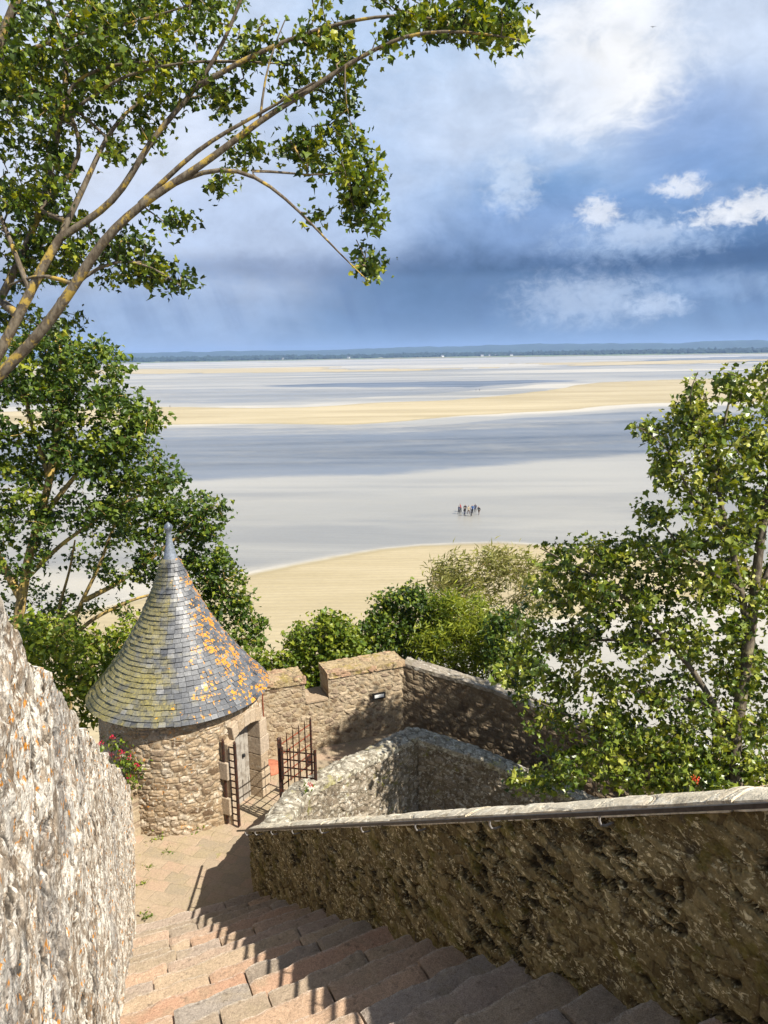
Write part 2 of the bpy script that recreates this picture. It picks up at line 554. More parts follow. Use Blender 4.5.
M['pale'] = mat_stone('pale_lichen_stone', [(0.25, 0.185, 0.125), (0.41, 0.33, 0.245), (0.52, 0.45, 0.36), (0.32, 0.25, 0.18)],
                      (0.27, 0.205, 0.14), lichen=(0.88, 0.82, 0.71), lichen_amt=0.80, lichen_scale=13, orange=0.9, dark=0.6, drift=0.45, grain=1.2, speck=(0.11, 0.075, 0.045), speck_at=0.545, patch=(0.15, 0.14, 0.13))
M['inner'] = mat_stone('inner_stone', [(0.17, 0.13, 0.09), (0.30, 0.245, 0.18), (0.38, 0.325, 0.25), (0.23, 0.185, 0.135)],
                       (0.19, 0.155, 0.105), lichen=(0.60, 0.56, 0.47), lichen_amt=0.42, lichen_scale=15, dark=0.65, moss=0.2, speck=(0.07, 0.055, 0.04))
M['inner_cope'] = mat_stone('inner_coping', [(0.28, 0.245, 0.185), (0.40, 0.36, 0.285), (0.35, 0.31, 0.23)], (0.20, 0.17, 0.12),
                            lichen=(0.66, 0.62, 0.50), lichen_amt=0.55, lichen_scale=8, dark=0.65, moss=0.35, moss_col=(0.30, 0.27, 0.10), speck=(0.07, 0.055, 0.04))
M['shade_wall'] = mat_stone('shaded_rampart_stone', [(0.12, 0.086, 0.055), (0.20, 0.148, 0.094), (0.26, 0.205, 0.135), (0.16, 0.118, 0.078)], (0.20, 0.155, 0.105), lichen=(0.30, 0.25, 0.18), lichen_amt=0.2, dark=0.45)  # parapet stone again, darker: its shade is put into the colour
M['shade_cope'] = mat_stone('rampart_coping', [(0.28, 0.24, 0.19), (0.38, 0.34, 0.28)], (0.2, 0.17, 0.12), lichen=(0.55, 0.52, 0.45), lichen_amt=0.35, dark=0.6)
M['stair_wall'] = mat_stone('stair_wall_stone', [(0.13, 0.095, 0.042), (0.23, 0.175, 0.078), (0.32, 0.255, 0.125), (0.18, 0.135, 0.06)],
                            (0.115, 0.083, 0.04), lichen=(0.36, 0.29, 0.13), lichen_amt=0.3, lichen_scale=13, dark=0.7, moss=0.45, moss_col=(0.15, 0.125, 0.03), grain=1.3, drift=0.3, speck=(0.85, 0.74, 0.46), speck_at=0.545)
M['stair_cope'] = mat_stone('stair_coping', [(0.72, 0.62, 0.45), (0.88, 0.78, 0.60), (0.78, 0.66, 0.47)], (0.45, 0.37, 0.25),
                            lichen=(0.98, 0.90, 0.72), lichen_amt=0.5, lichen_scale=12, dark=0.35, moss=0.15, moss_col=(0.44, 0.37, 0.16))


def mat_step():
    m, nt, out = material('granite_step')
    P = nt.pos(); t = nt.attr('tint')
    col = nt.ramp(t, [(0.0, (0.34, 0.28, 0.22)), (0.22, (0.48, 0.37, 0.26)), (0.42, (0.56, 0.34, 0.225)), (0.6, (0.54, 0.41, 0.28)),
                      (0.8, (0.58, 0.39, 0.26)), (1.0, (0.40, 0.345, 0.29))])
    n1 = nt.noise(P, 30, 5, 0.7); n2 = nt.noise(P, 120, 3, 0.7); n3 = nt.noise(P, 2.6, 5, 0.65)
    col = nt.mix(nt.math('MULTIPLY', nt.step(n3, 0.48, 0.66), 0.5), col, (0.40, 0.32, 0.21))
    col = nt.mix(nt.math('MULTIPLY', nt.step(nt.noise(P, 9, 6, 0.7), 0.57, 0.68), 0.6), col, (0.15, 0.115, 0.08))
    col = nt.mix(nt.math('MULTIPLY', nt.step(n1, 0.56, 0.7), 0.3), col, (0.46, 0.37, 0.29))
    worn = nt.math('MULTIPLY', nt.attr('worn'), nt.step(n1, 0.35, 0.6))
    col = nt.mix(nt.math('MULTIPLY', worn, 0.6), col, (0.62, 0.55, 0.46))  # pale nosing: wear, with the catch of sky light painted in
    hs = nt.n('ShaderNodeHueSaturation')
    nt.put(hs.inputs['Value'], nt.remap(nt.math('ADD', nt.math('MULTIPLY', n2, 0.6), nt.math('MULTIPLY', n1, 0.4)), 0.33, 0.67, 0.55, 1.30)); nt.put(hs.inputs['Color'], col)
    principled(nt, out, hs.outputs[0], 0.85, nt.bump(nt.math('ADD', n1, nt.math('MULTIPLY', n2, 0.5)), 0.9, 0.022), 0.2)
    return m


def mat_paving():
    m, nt, out = material('landing_paving')
    P = nt.pos()
    rot = nt.n('ShaderNodeMapping'); rot.inputs['Rotation'].default_value = (0, 0, R(18))
    nt.put(rot.inputs['Vector'], nt.scalev(nt.math('ADD', 0, 0) if False else P, (1, 1, 0.0)))
    wv = nt.noise(P, 3, 3, 0.5, out='Color')
    vm = nt.n('ShaderNodeVectorMath', operation='MULTIPLY_ADD'); nt.put(vm.inputs[0], wv); vm.inputs[1].default_value = (0.12, 0.12, 0)
    nt.put(vm.inputs[2], rot.outputs[0])
    br = nt.n('ShaderNodeTexBrick'); nt.put(br.inputs['Vector'], vm.outputs[0])
    br.inputs['Scale'].default_value = 1.0; br.inputs['Brick Width'].default_value = 0.38; br.inputs['Row Height'].default_value = 0.24; br.offset = 0.37
    br.inputs['Mortar Size'].default_value = 0.012; br.inputs['Mortar Smooth'].default_value = 0.4
    br.inputs['Color1'].default_value = (0, 0, 0, 1); br.inputs['Color2'].default_value = (1, 1, 1, 1); br.inputs['Mortar'].default_value = (0.5, 0.5, 0.5, 1)
    sep = nt.n('ShaderNodeSeparateColor'); nt.t.links.new(br.outputs['Color'], sep.inputs[0])
    col = nt.ramp(sep.outputs[0], [(0, (0.27, 0.22, 0.155)), (0.5, (0.34, 0.265, 0.185)), (1, (0.36, 0.255, 0.18))])
    n1 = nt.noise(P, 35, 5, 0.7); n3 = nt.noise(P, 3.0, 6, 0.65)
    col = nt.mix(nt.math('MULTIPLY', nt.step(n3, 0.42, 0.64), 0.7), col, (0.31, 0.25, 0.155))
    col = nt.mix(nt.math('MULTIPLY', nt.math('MULTIPLY', br.outputs['Fac'], nt.step(n3, 0.42, 0.62)), 0.45), col, (0.22, 0.175, 0.11))
    col = nt.mix(nt.math('MULTIPLY', nt.step(nt.noise(P, 11, 6, 0.7), 0.60, 0.69), 0.5), col, (0.16, 0.13, 0.08))
    col = nt.mix(nt.math('MULTIPLY', nt.step(nt.noise(P, 6.3, 5, 0.6), 0.66, 0.70), 0.5), col, (0.22, 0.22, 0.06))
    hs = nt.n('ShaderNodeHueSaturation'); nt.put(hs.inputs['Value'], nt.remap(n1, 0.3, 0.7, 0.8, 1.18)); nt.put(hs.inputs['Color'], col)
    h = nt.math('SUBTRACT', n1, nt.math('MULTIPLY', br.outputs['Fac'], 0.8))
    principled(nt, out, hs.outputs[0], 0.88, nt.bump(nt.math('ADD', h, nt.math('MULTIPLY', n3, 1.2)), 0.6, 0.014), 0.2)
    return m


def mat_slate():
    m, nt, out = material('slate')
    P = nt.pos(); t = nt.attr('tint'); side = nt.attr('side')
    col = nt.ramp(t, [(0, (0.045, 0.048, 0.055)), (0.35, (0.085, 0.089, 0.097)), (0.6, (0.135, 0.138, 0.142)), (0.85, (0.21, 0.21, 0.21)), (1, (0.36, 0.36, 0.355))])
    n1 = nt.noise(P, 26, 5, 0.65); n2 = nt.noise(P, 3.0, 5, 0.6); n4 = nt.noise(P, 13, 5, 0.6)
    # yellow-green moss on the weather side
    mz = nt.math('MULTIPLY', nt.step(nt.math('ADD', side, nt.math('MULTIPLY', nt.math('SUBTRACT', n2, 0.5), 1.6)), 0.45, 0.95), nt.remap(n1, 0.35, 0.65, 0.45, 1.0))
    col = nt.mix(nt.math('MULTIPLY', mz, 0.78), col, (0.27, 0.225, 0.055))
    # orange lichen, thickest on the other side
    om = nt.math('ADD', nt.math('MULTIPLY', nt.math('SUBTRACT', 0.42, side), 0.30), nt.math('MULTIPLY', nt.math('SUBTRACT', n2, 0.5), 0.75))
    ok_ = nt.step(nt.math('ADD', n4, om), 0.645, 0.675)
    col = nt.mix(nt.math('MULTIPLY', ok_, 0.95), col, nt.ramp(n1, [(0.35, (0.44, 0.17, 0.012)), (0.65, (0.54, 0.25, 0.02))]))
    hs = nt.n('ShaderNodeHueSaturation'); nt.put(hs.inputs['Value'], nt.remap(n1, 0.3, 0.7, 0.66, 1.3)); nt.put(hs.inputs['Color'], col)
    principled(nt, out, hs.outputs[0], 0.44, nt.bump(n1, 0.25, 0.01), 0.45)
    return m


M['step'] = mat_step()
M['paving'] = mat_paving()
M['slate'] = mat_slate()
M['lead'] = mat_plain('lead', (0.26, 0.29, 0.33), 0.45, 0.3, 25, 0.4, 0.15)
M['iron'] = mat_plain('rusty_iron', (0.035, 0.028, 0.025), 0.6, 0.3, 30, 0.3, 0.2, col2=(0.10, 0.035, 0.018))
M['rust'] = mat_plain('red_rust_iron', (0.26, 0.075, 0.035), 0.75, 0.3, 30, 0.0, 0.2, col2=(0.13, 0.04, 0.025))
M['rail'] = mat_plain('steel_rail', (0.06, 0.05, 0.045), 0.45, 0.3, 18, 0.3, 0.1, col2=(0.035, 0.03, 0.027))
M['bracket'] = mat_plain('pale_bracket', (0.40, 0.38, 0.36), 0.45, 0.3, 18, 0.4, 0.1)
M['wood'] = mat_plain('weathered_wood', (0.34, 0.31, 0.265), 0.8, 0.25, 9, 0.0, 0.3, col2=(0.22, 0.19, 0.155))
M['terracotta'] = mat_plain('red_stone', (0.42, 0.15, 0.085), 0.85, 0.3, 14, 0.0, 0.3)
M['white_plate'] = mat_plain('white_plate', (0.75, 0.75, 0.72), 0.5, 0.1, 20)
M['black'] = mat_plain('black_paint', (0.02, 0.02, 0.02), 0.5, 0.2, 20)
M['soil'] = mat_plain('hillside_soil', (0.10, 0.10, 0.035), 0.95, 0.4, 1.2, 0.0, 0.5, col2=(0.07, 0.05, 0.025))
M['rockpath'] = mat_plain('lower_path', (0.45, 0.33, 0.25), 0.9, 0.25, 3.0, 0.0, 0.4)

# leaves
M['leafA'] = mat_leaf('sycamore_leaf', [(0, (0.020, 0.040, 0.006)), (0.40, (0.056, 0.092, 0.009)), (0.70, (0.122, 0.172, 0.012)), (1, (0.28, 0.29, 0.02))], 0.26)
M['leafB'] = mat_leaf('green_leaf', [(0, (0.020, 0.044, 0.007)), (0.45, (0.062, 0.108, 0.012)), (0.8, (0.16, 0.21, 0.020)), (1, (0.27, 0.29, 0.03))], 0.28)
M['leafE'] = mat_leaf('pale_sycamore_leaf', [(0, (0.028, 0.052, 0.008)), (0.35, (0.095, 0.142, 0.017)), (0.65, (0.21, 0.25, 0.030)), (1, (0.40, 0.40, 0.08))], 0.27, 0.34, 0.5)
M['leafC'] = mat_leaf('shrub_leaf', [(0, (0.035, 0.068, 0.008)), (0.45, (0.11, 0.165, 0.016)), (1, (0.27, 0.30, 0.03))], 0.30)
M['leafD'] = mat_leaf('willow_leaf', [(0, (0.16, 0.17, 0.045)), (0.5, (0.29, 0.285, 0.08)), (1, (0.45, 0.40, 0.17))], 0.3)
M['barkA'] = mat_bark('bark_lichen', (0.085, 0.065, 0.045), (0.17, 0.14, 0.10), (0.36, 0.25, 0.06), 0.5)
M['barkB'] = mat_bark('bark_yellow', (0.20, 0.14, 0.06), (0.36, 0.26, 0.11), (0.52, 0.36, 0.10), 0.6)
M['barkE'] = mat_bark('bark_grey', (0.07, 0.055, 0.04), (0.15, 0.125, 0.09), (0.24, 0.21, 0.12), 0.35)
M['petal'] = mat_leaf('red_petal', [(0, (0.45, 0.02, 0.05)), (1, (0.62, 0.03, 0.09))], 0.25)
M['petal_orange'] = mat_leaf('orange_petal', [(0, (0.55, 0.05, 0.02)), (1, (0.75, 0.12, 0.03))], 0.25)


# ------------------------------------------------------------------ masonry
def stones(P, size, seed, amp, flat=1.7, joint=0.16):
    """height and tone of rubble masonry at the points P"""
    sc = np.array([1 / size, 1 / size, flat / size])
    Q = P * sc + 0.22 * np.stack([vnoise(P * 2.2 / size, seed + 5), vnoise(P * 2.2 / size, seed + 6), vnoise(P * 2.2 / size, seed + 7)], -1)
    f1, f2, sid = worley(Q, seed)
    gap = f2 - f1
    edge = 1 - sstep(0.0, joint * 2, gap)
    h = amp * (sstep(0, joint * 2.4, gap) * (0.55 + 0.75 * sid) - 0.6) + amp * 0.45 * fbm(P * 9, 3, seed + 3)
    return h, sid, edge


def sweep_wall(name, path, thick, mat, parent, size=0.24, amp=0.03, res=0.035, seed=1, rough=0.0, flat=1.7, joint=0.16,
               top_round=0.0, crack=0.0, crack_f=(8.0, 8.0, 4.2)):
    """a masonry wall: path = (x, y, z base, z top) of its front foot; it thickens to the right of the walking direction if thick > 0"""
    p = np.array(path, float)
    seg = np.hypot(np.diff(p[:, 0]), np.diff(p[:, 1]))
    s = np.concatenate([[0], np.cumsum(seg)])
    nu = max(3, int(s[-1] / res) + 1)
    su = np.linspace(0, s[-1], nu)
    q = np.stack([np.interp(su, s, p[:, k]) for k in range(4)], 1)
    d = np.gradient(q[:, :2], axis=0)
    # light smoothing of the turning direction gives clean mitres
    ker = np.ones(5) / 5
    for k in range(2): d[:, k] = np.convolve(np.pad(d[:, k], 2, mode='edge'), ker, 'valid')
    d /= np.linalg.norm(d, axis=1)[:, None]
    nr = np.stack([d[:, 1], -d[:, 0]], 1) * np.sign(thick)
    T = abs(thick)
    hmax = float((q[:, 3] - q[:, 2]).max())
    nf = max(3, int(hmax / res) + 1); ntp = max(2, int(T / res))
    cols = []
    for j in range(nf):
        t = j / (nf - 1)
        cols.append(np.stack([q[:, 0], q[:, 1], q[:, 2] + (q[:, 3] - q[:, 2]) * t], 1))
    for j in range(1, ntp):
        t = j / ntp
        z = q[:, 3] + top_round * math.sin(math.pi * t)
        cols.append(np.stack([q[:, 0] + nr[:, 0] * T * t, q[:, 1] + nr[:, 1] * T * t, z], 1))
    for j in range(nf):
        t = 1 - j / (nf - 1)
        cols.append(np.stack([q[:, 0] + nr[:, 0] * T, q[:, 1] + nr[:, 1] * T, q[:, 2] + (q[:, 3] - q[:, 2]) * t], 1))
    G = np.stack(cols, 1)                                    # nu, nv, 3
    nv = G.shape[1]
    du = np.gradient(G, axis=0); dv = np.gradient(G, axis=1)
    N = np.cross(du, dv); ln = np.linalg.norm(N, axis=2, keepdims=True); N = N / np.maximum(ln, 1e-9)
    if thick < 0: N = -N
    # make sure the normals point away from the wall's core
    core = (G[:, :1] + G[:, -1:]) / 2
    if ((G[:, 1:2] - core) * N[:, 1:2]).sum() < 0: N = -N
    h, sid, edge = stones(G, size, seed, amp, flat, joint)
    if rough: h = h + rough * fbm(G * 2.1, 4, seed + 40)
    pit = np.zeros_like(h)
    if crack:
        # deep upright weathering cracks and pits
        Q = G * np.array(crack_f)
        rg = 1 - np.abs(fbm(Q, 4, seed + 50)) * 3.2
        pit = sstep(0.60, 0.95, rg) * sstep(-0.25, 0.25, fbm(G * 2.6, 3, seed + 51))
        h = h - crack * pit + 0.35 * crack * fbm(G * np.array([14, 14, 7]), 3, seed + 52)
    h = h - np.mean(h)
    G = G + N * h[..., None]
    idx = np.arange(nu * nv).reshape(nu, nv)
    a = idx[:-1, :-1]; b = idx[1:, :-1]; c = idx[1:, 1:]; e = idx[:-1, 1:]
    quads = np.stack([a, b, c, e], -1).reshape(-1, 4)
    if thick > 0: pass
    else: quads = quads[:, ::-1]
    flat_ = quads.ravel().tolist(); tot = [4] * len(quads)
    for i, rev in ((0, False), (nu - 1, True)):
        for j in range(nf - 1):
            f = [idx[i, j], idx[i, j + 1], idx[i, nv - 2 - j], idx[i, nv - 1 - j]]
            if rev: f = f[::-1]
            flat_ += f; tot.append(4)
        f = [idx[i, j] for j in range(nf - 1, nv - nf + 1)]
        if rev: f = f[::-1]
        flat_ += f; tot.append(len(f))
    me = mesh_np(name, G.reshape(-1, 3), flat_, tot, {'sid': sid.ravel(), 'edge': edge.ravel(), 'pit': pit.ravel()}, False)
    return link_mesh(name, me, mat, parent)


# stair geometry: right-hand wall line, left-hand wall line
RB = np.array([-2.25, 11.0]); RW = np.array([math.sin(R(-28)), math.cos(R(-28))])       # foot of the stair wall and its way down
RN = np.array([math.cos(R(-28)), -math.sin(R(-28))])                                    # to the right of it
LB = np.array([-2.47, 5.92]); LW = np.array([math.sin(R(-18.05)), math.cos(R(-18.05))])
TREAD, RISE, NSTEP = 0.425, 0.250, 26


def right_pt(s):          # s metres up the stairs from the last nosing
    return RB - RW * s


def left_hit(p, azd):
    d = -np.array([math.sin(R(azd)), math.cos(R(azd))])
    Mx = np.array([[d[0], -LW[0]], [d[1], -LW[1]]])
    t, u = np.linalg.solve(Mx, LB - p)
    return p + d * t


def build_stairs():
    root = empty('stone_staircase', (-1.5, 8.0, -6.7), 'worn granite steps in pink, tan and grey blocks going down between two rough walls', 'staircase')
    rnd = random.Random(5)
    for i in range(NSTEP):
        azn = lambda k: 69 - 7.5 * min(1, max(0, k) / 12)
        z = LAND_Z + RISE * i
        r0 = right_pt(TREAD * i) + RN * 0.10; l0 = left_hit(right_pt(TREAD * i), azn(i)) - RN * 0.10       # nosing line
        r1 = right_pt(TREAD * (i + 1)) + RN * 0.10; l1 = left_hit(right_pt(TREAD * (i + 1)), azn(i + 1)) - RN * 0.10
        if i == 0: continue
        # tread i lies at height z between nosing i (front, down side) and nosing i+1
        n = rnd.choice([2, 3, 3, 4])
        cuts = [0] + sorted(rnd.uniform(0.12, 0.88) for _ in range(n - 1)) + [1]
        cuts = [c for k, c in enumerate(cuts) if k == 0 or c - cuts[k - 1] > 0.1]
        cuts[-1] = 1
        V = []; Fc = []; T = []; WR = []
        for k in range(len(cuts) - 1):
            a, b = cuts[k] + 0.003, cuts[k + 1] - 0.003
            tint = rnd.random()
            zj = z + rnd.uniform(-0.018, 0.012)
            oj = rnd.uniform(-0.03, 0.03)
            nx = max(3, int((b - a) * 2.6 / 0.035)); ny = 14
            back = 1.22                                        # runs under the next step up
            base = len(V)
            gx = np.linspace(a, b, nx); gy = np.concatenate([[0, .02, .05], np.linspace(.1, back, ny - 3)])
            fl = l0 * 1.0; fr = r0 * 1.0
            vn = []
            for gy_ in gy:
                for gx_ in gx:
                    p0 = fl * (1 - gx_) + fr * gx_; p1 = l1 * (1 - gx_) + r1 * gx_
                    q = p0 * (1 - gy_) + p1 * gy_
                    vn.append((q[0], q[1], zj))
            vn = np.array(vn)
            fd = (l0 - l1) / np.linalg.norm(l0 - l1)
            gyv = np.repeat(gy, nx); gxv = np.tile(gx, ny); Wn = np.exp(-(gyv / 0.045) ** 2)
            edge_n = fbm(vn * np.array([6, 6, 1]) + i * 3.1, 4, 60) * 0.045 + oj
            w = np.clip(1 - gyv / 0.6, 0, 1)
            vn[:, 0] += fd[0] * edge_n * w; vn[:, 1] += fd[1] * edge_n * w
            rnd_edge = np.exp(-(gyv / 0.07) ** 2) * 0.007 + np.exp(-((gxv - a) / 0.006) ** 2) * 0.012 + np.exp(-((gxv - b) / 0.006) ** 2) * 0.012
            wear = 0.022 * np.exp(-((gxv - 0.45) / 0.25) ** 2) * np.exp(-(gyv / 0.5) ** 2)
            vn[:, 2] += fbm(vn * 5.0 + 5.5 * i, 4, 61) * 0.024 - rnd_edge - wear
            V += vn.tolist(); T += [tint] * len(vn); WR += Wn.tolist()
            for y in range(ny - 1):
                for x in range(nx - 1):
                    q = base + y * nx + x
                    Fc.append((q, q + nx, q + nx + 1, q + 1)[::-1])
            # riser and block ends
            ring = [base + x for x in range(nx)] 
            low = len(V)
            for x in ring: V.append([V[x][0] - fd[0] * 0.012, V[x][1] - fd[1] * 0.012, zj - 0.30]); T.append(tint); WR.append(0)
            for x in range(nx - 1): Fc.append((ring[x], ring[x + 1], low + x + 1, low + x)[::-1])
            for e in (0, nx - 1):
                colv = [base + y * nx + e for y in range(ny)]
                l2 = len(V)
                for x in colv: V.append([V[x][0], V[x][1], zj - 0.30]); T.append(tint); WR.append(0)
                for y in range(ny - 1):
                    f = (colv[y], colv[y + 1], l2 + y + 1, l2 + y)
                    Fc.append(f if e == 0 else f[::-1])
        flat = [v for f in Fc for v in f]
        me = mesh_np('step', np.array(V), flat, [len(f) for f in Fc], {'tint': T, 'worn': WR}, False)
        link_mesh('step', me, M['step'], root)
    # the mass of masonry under the treads
    b = MB()
    zt = LAND_Z + RISE * NSTEP - 0.30
    sA = right_pt(0) + RN * 0.1; sB = right_pt(TREAD * NSTEP) + RN * 0.1
    lA = left_hit(right_pt(0), 69) - RN * .1; lB = left_hit(right_pt(TREAD * NSTEP), 61.5) - RN * .1
    zb = LAND_Z - 1.2
    b.box8([(*lA, zb), (*sA, zb), (*sB, zb), (*lB, zb), (*lA, LAND_Z - .32), (*sA, LAND_Z - .32), (*sB, zt), (*lB, zt)], 0.2)
    b.build('stair_core', M['step'], root)


build_stairs()

# ---- landing and rampart walk: one paved sheet with a subtle unevenness
def build_landing():
    out = [(-3.86, 10.1), (-2.1, 10.75), (-1.95, 11.0), (-1.6, 12.4), (-.55, 13.45), (.5, 14.52), (1.1, 14.5), (1.7, 16.05), (0.5, 16.45), (-2.7, 15.5), (-6.5, 15.0), (-6.5, 11.6)]
    me = bpy.data.meshes.new('landing')
    # triangulated grid clipped to the outline
    xs = np.arange(-6.6, 5.8, 0.12); ys = np.arange(9.9, 17.0, 0.12)
    gx, gy = np.meshgrid(xs, ys)
    pts = np.stack([gx, gy], -1)
    inside = np.zeros(gx.shape, bool)
    o = np.array(out)
    j = len(o) - 1
    for i in range(len(o)):
        c = ((o[i, 1] > gy) != (o[j, 1] > gy)) & (gx < (o[j, 0] - o[i, 0]) * (gy - o[i, 1]) / (o[j, 1] - o[i, 1] + 1e-12) + o[i, 0])
        inside ^= c; j = i
    P3 = np.stack([gx, gy, np.zeros_like(gx)], -1)
    z = LAND_Z + 0.018 * fbm(P3 * 1.6, 4, 70) + 0.008 * fbm(P3 * 6, 3, 71)
    idx = np.arange(gx.size).reshape(gx.shape)
    ok = inside[:-1, :-1] & inside[1:, :-1] & inside[:-1, 1:] & inside[1:, 1:]
    q = np.stack([idx[:-1, :-1], idx[:-1, 1:], idx[1:, 1:], idx[1:, :-1]], -1)[ok]
    me = mesh_np('landing', np.stack([gx, gy, z], -1).reshape(-1, 3), q.ravel(), [4] * len(q), None, True)
    tag(link_mesh('landing', me, M['paving']), 'paved landing and rampart walk at the foot of the steps', kind='structure')


build_landing()

def build_lane():
    L_ = np.array([(1.0, 14.45, -8.52), (1.9, 14.3, -8.95), (3.05, 13.95, -9.40), (4.2, 13.6, -9.9), (5.6, 13.0, -10.5)])
    R_ = np.array([(1.6, 16.1, -8.52), (2.4, 15.75, -8.95), (3.7, 15.1, -9.40), (5.0, 14.6, -9.9), (6.6, 14.0, -10.5)])
    v = []; f = []
    for k in range(len(L_)):
        for t in np.linspace(0, 1, 9): v.append(L_[k] * (1 - t) + R_[k] * t)
    for k in range(len(L_) - 1):
        for j in range(8): f.append((k * 9 + j, k * 9 + j + 1, k * 9 + j + 10, k * 9 + j + 9))
    b = MB(); b.add(v, f)
    tag(b.build('rampart_lane', M['paving']), kind='structure')


build_lane()

# ---- right-hand stair wall
SLOPE = RISE / TREAD
def stair_wall():
    root = empty('stair_wall', (*right_pt(4.0), -6.2), 'rough shaded brown stone wall with a pale coping along the right side of the steps', 'wall')
    path = []
    for s in np.linspace(0.08, 12.5, 30):
        p = right_pt(s)
        path.append((p[0], p[1], LAND_Z - 0.25 + max(0, SLOPE * s) - 0.25, -7.435 + 0.606 * s))
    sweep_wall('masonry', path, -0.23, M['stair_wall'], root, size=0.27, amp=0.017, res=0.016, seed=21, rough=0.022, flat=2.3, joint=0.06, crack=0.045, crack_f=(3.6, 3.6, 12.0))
    # coping: worn pale slabs flush with the face
    rs = random.Random(4)
    s0 = 0.07
    while s0 < 12.4:
        s1 = min(12.5, s0 + rs.uniform(0.75, 1.35))
        path = []; dz = rs.uniform(-0.006, 0.010); dx = rs.uniform(-0.008, 0.010)
        for q in np.linspace(s0 + .006, s1 - .006, 5):
            p = right_pt(q) - RN * (0.012 + dx)
            zt = -7.435 + 0.606 * q
            path.append((p[0], p[1], zt + 0.003 - 0.01, zt + 0.055 + dz))
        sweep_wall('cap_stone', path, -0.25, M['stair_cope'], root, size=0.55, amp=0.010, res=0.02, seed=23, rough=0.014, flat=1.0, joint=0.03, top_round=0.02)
        s0 = s1
    # handrail held off the face by hooked brackets
    hr = empty('handrail', (*right_pt(4.0), -5.1), 'flat grey metal handrail on hooked brackets running down the stair wall', 'handrail')
    b = MB()
    pts = []
    for s in np.linspace(-0.20, 12.4, 40):
        p = right_pt(s) - RN * 0.115
        pts.append((p[0], p[1], -7.385 + 0.606 * s))
    for k in range(len(pts) - 1): pass
    v = []; f = []
    for p in pts:
        for (dx, dz) in ((-0.014, -0.014), (0.014, -0.014), (0.014, 0.014), (-0.014, 0.014)):
            v.append((p[0] + RN[0] * dx, p[1] + RN[1] * dx, p[2] + dz))
    for k in range(len(pts) - 1):
        for q in range(4):
            q2 = (q + 1) % 4
            f.append((k * 4 + q, k * 4 + q2, k * 4 + 4 + q2, k * 4 + 4 + q))
    f.append((3, 2, 1, 0)); n = (len(pts) - 1) * 4; f.append((n, n + 1, n + 2, n + 3))
    b.add(v, f); b.build('rail', M['rail'], hr)
    for s in (0.25, 0.75, 1.5, 2.35, 3.3, 4.4, 5.5, 6.6, 7.7, 8.8, 9.9, 11.0):
        p = right_pt(s); z = -7.385 + 0.606 * s
        k = MB()
        A_ = p - RN * 0.115
        k.tube([(A_[0], A_[1], z + 0.01), (A_[0], A_[1], z - 0.05), (*(p - RN * 0.10), z - 0.085), (*(p - RN * 0.06), z - 0.10), (*(p + RN * 0.06), z - 0.10)], 0.008, 6)
        k.build('bracket', M['bracket'], hr, True)


stair_wall()

# ---- left-hand wall
def left_wall():
    root = empty('boundary_wall', (LB[0], LB[1], -5.5), 'tall sunlit rough wall blotched with white and orange lichen on the left', 'wall')
    prof = [(-7.5, -2.1, 1.3), (-4.6, -2.6, 0.1), (-3.31, -3.6, -0.86), (-2.71, -4.2, -1.26), (-1.74, -4.8, -1.86), (-0.77, -5.4, -2.54), (0.9, -6.3, -3.58), (2.6, -7.2, -4.66),
            (4.11, -8.0, -5.58), (5.3, -8.55, -6.40), (6.35, -8.6, -7.10), (6.75, -8.6, -7.30)]
    path = []
    for t in np.linspace(-7.5, 6.75, 60):
        p = LB + LW * t
        z0 = np.interp(t, [a for a, _, _ in prof], [b_ for _, b_, _ in prof]) - 0.35
        z1 = np.interp(t, [a for a, _, _ in prof], [c_ for _, _, c_ in prof]) - 0.10 + 0.02 * math.sin(t * 5.1) + 0.02 * math.sin(t * 11.3 + 1)
        path.append((p[0], p[1], z0, z1))
    sweep_wall('masonry', path, -0.55, M['pale'], root, size=0.17, amp=0.013, res=0.02, seed=31, rough=0.055, flat=1.2, joint=0.10, top_round=0.05, crack=0.012)


left_wall()

# ---- outer parapet of the rampart with merlon, crenel and splayed ends
def unit(a, b):
    d = np.array(b, float) - np.array(a, float)
    return d / np.linalg.norm(d)


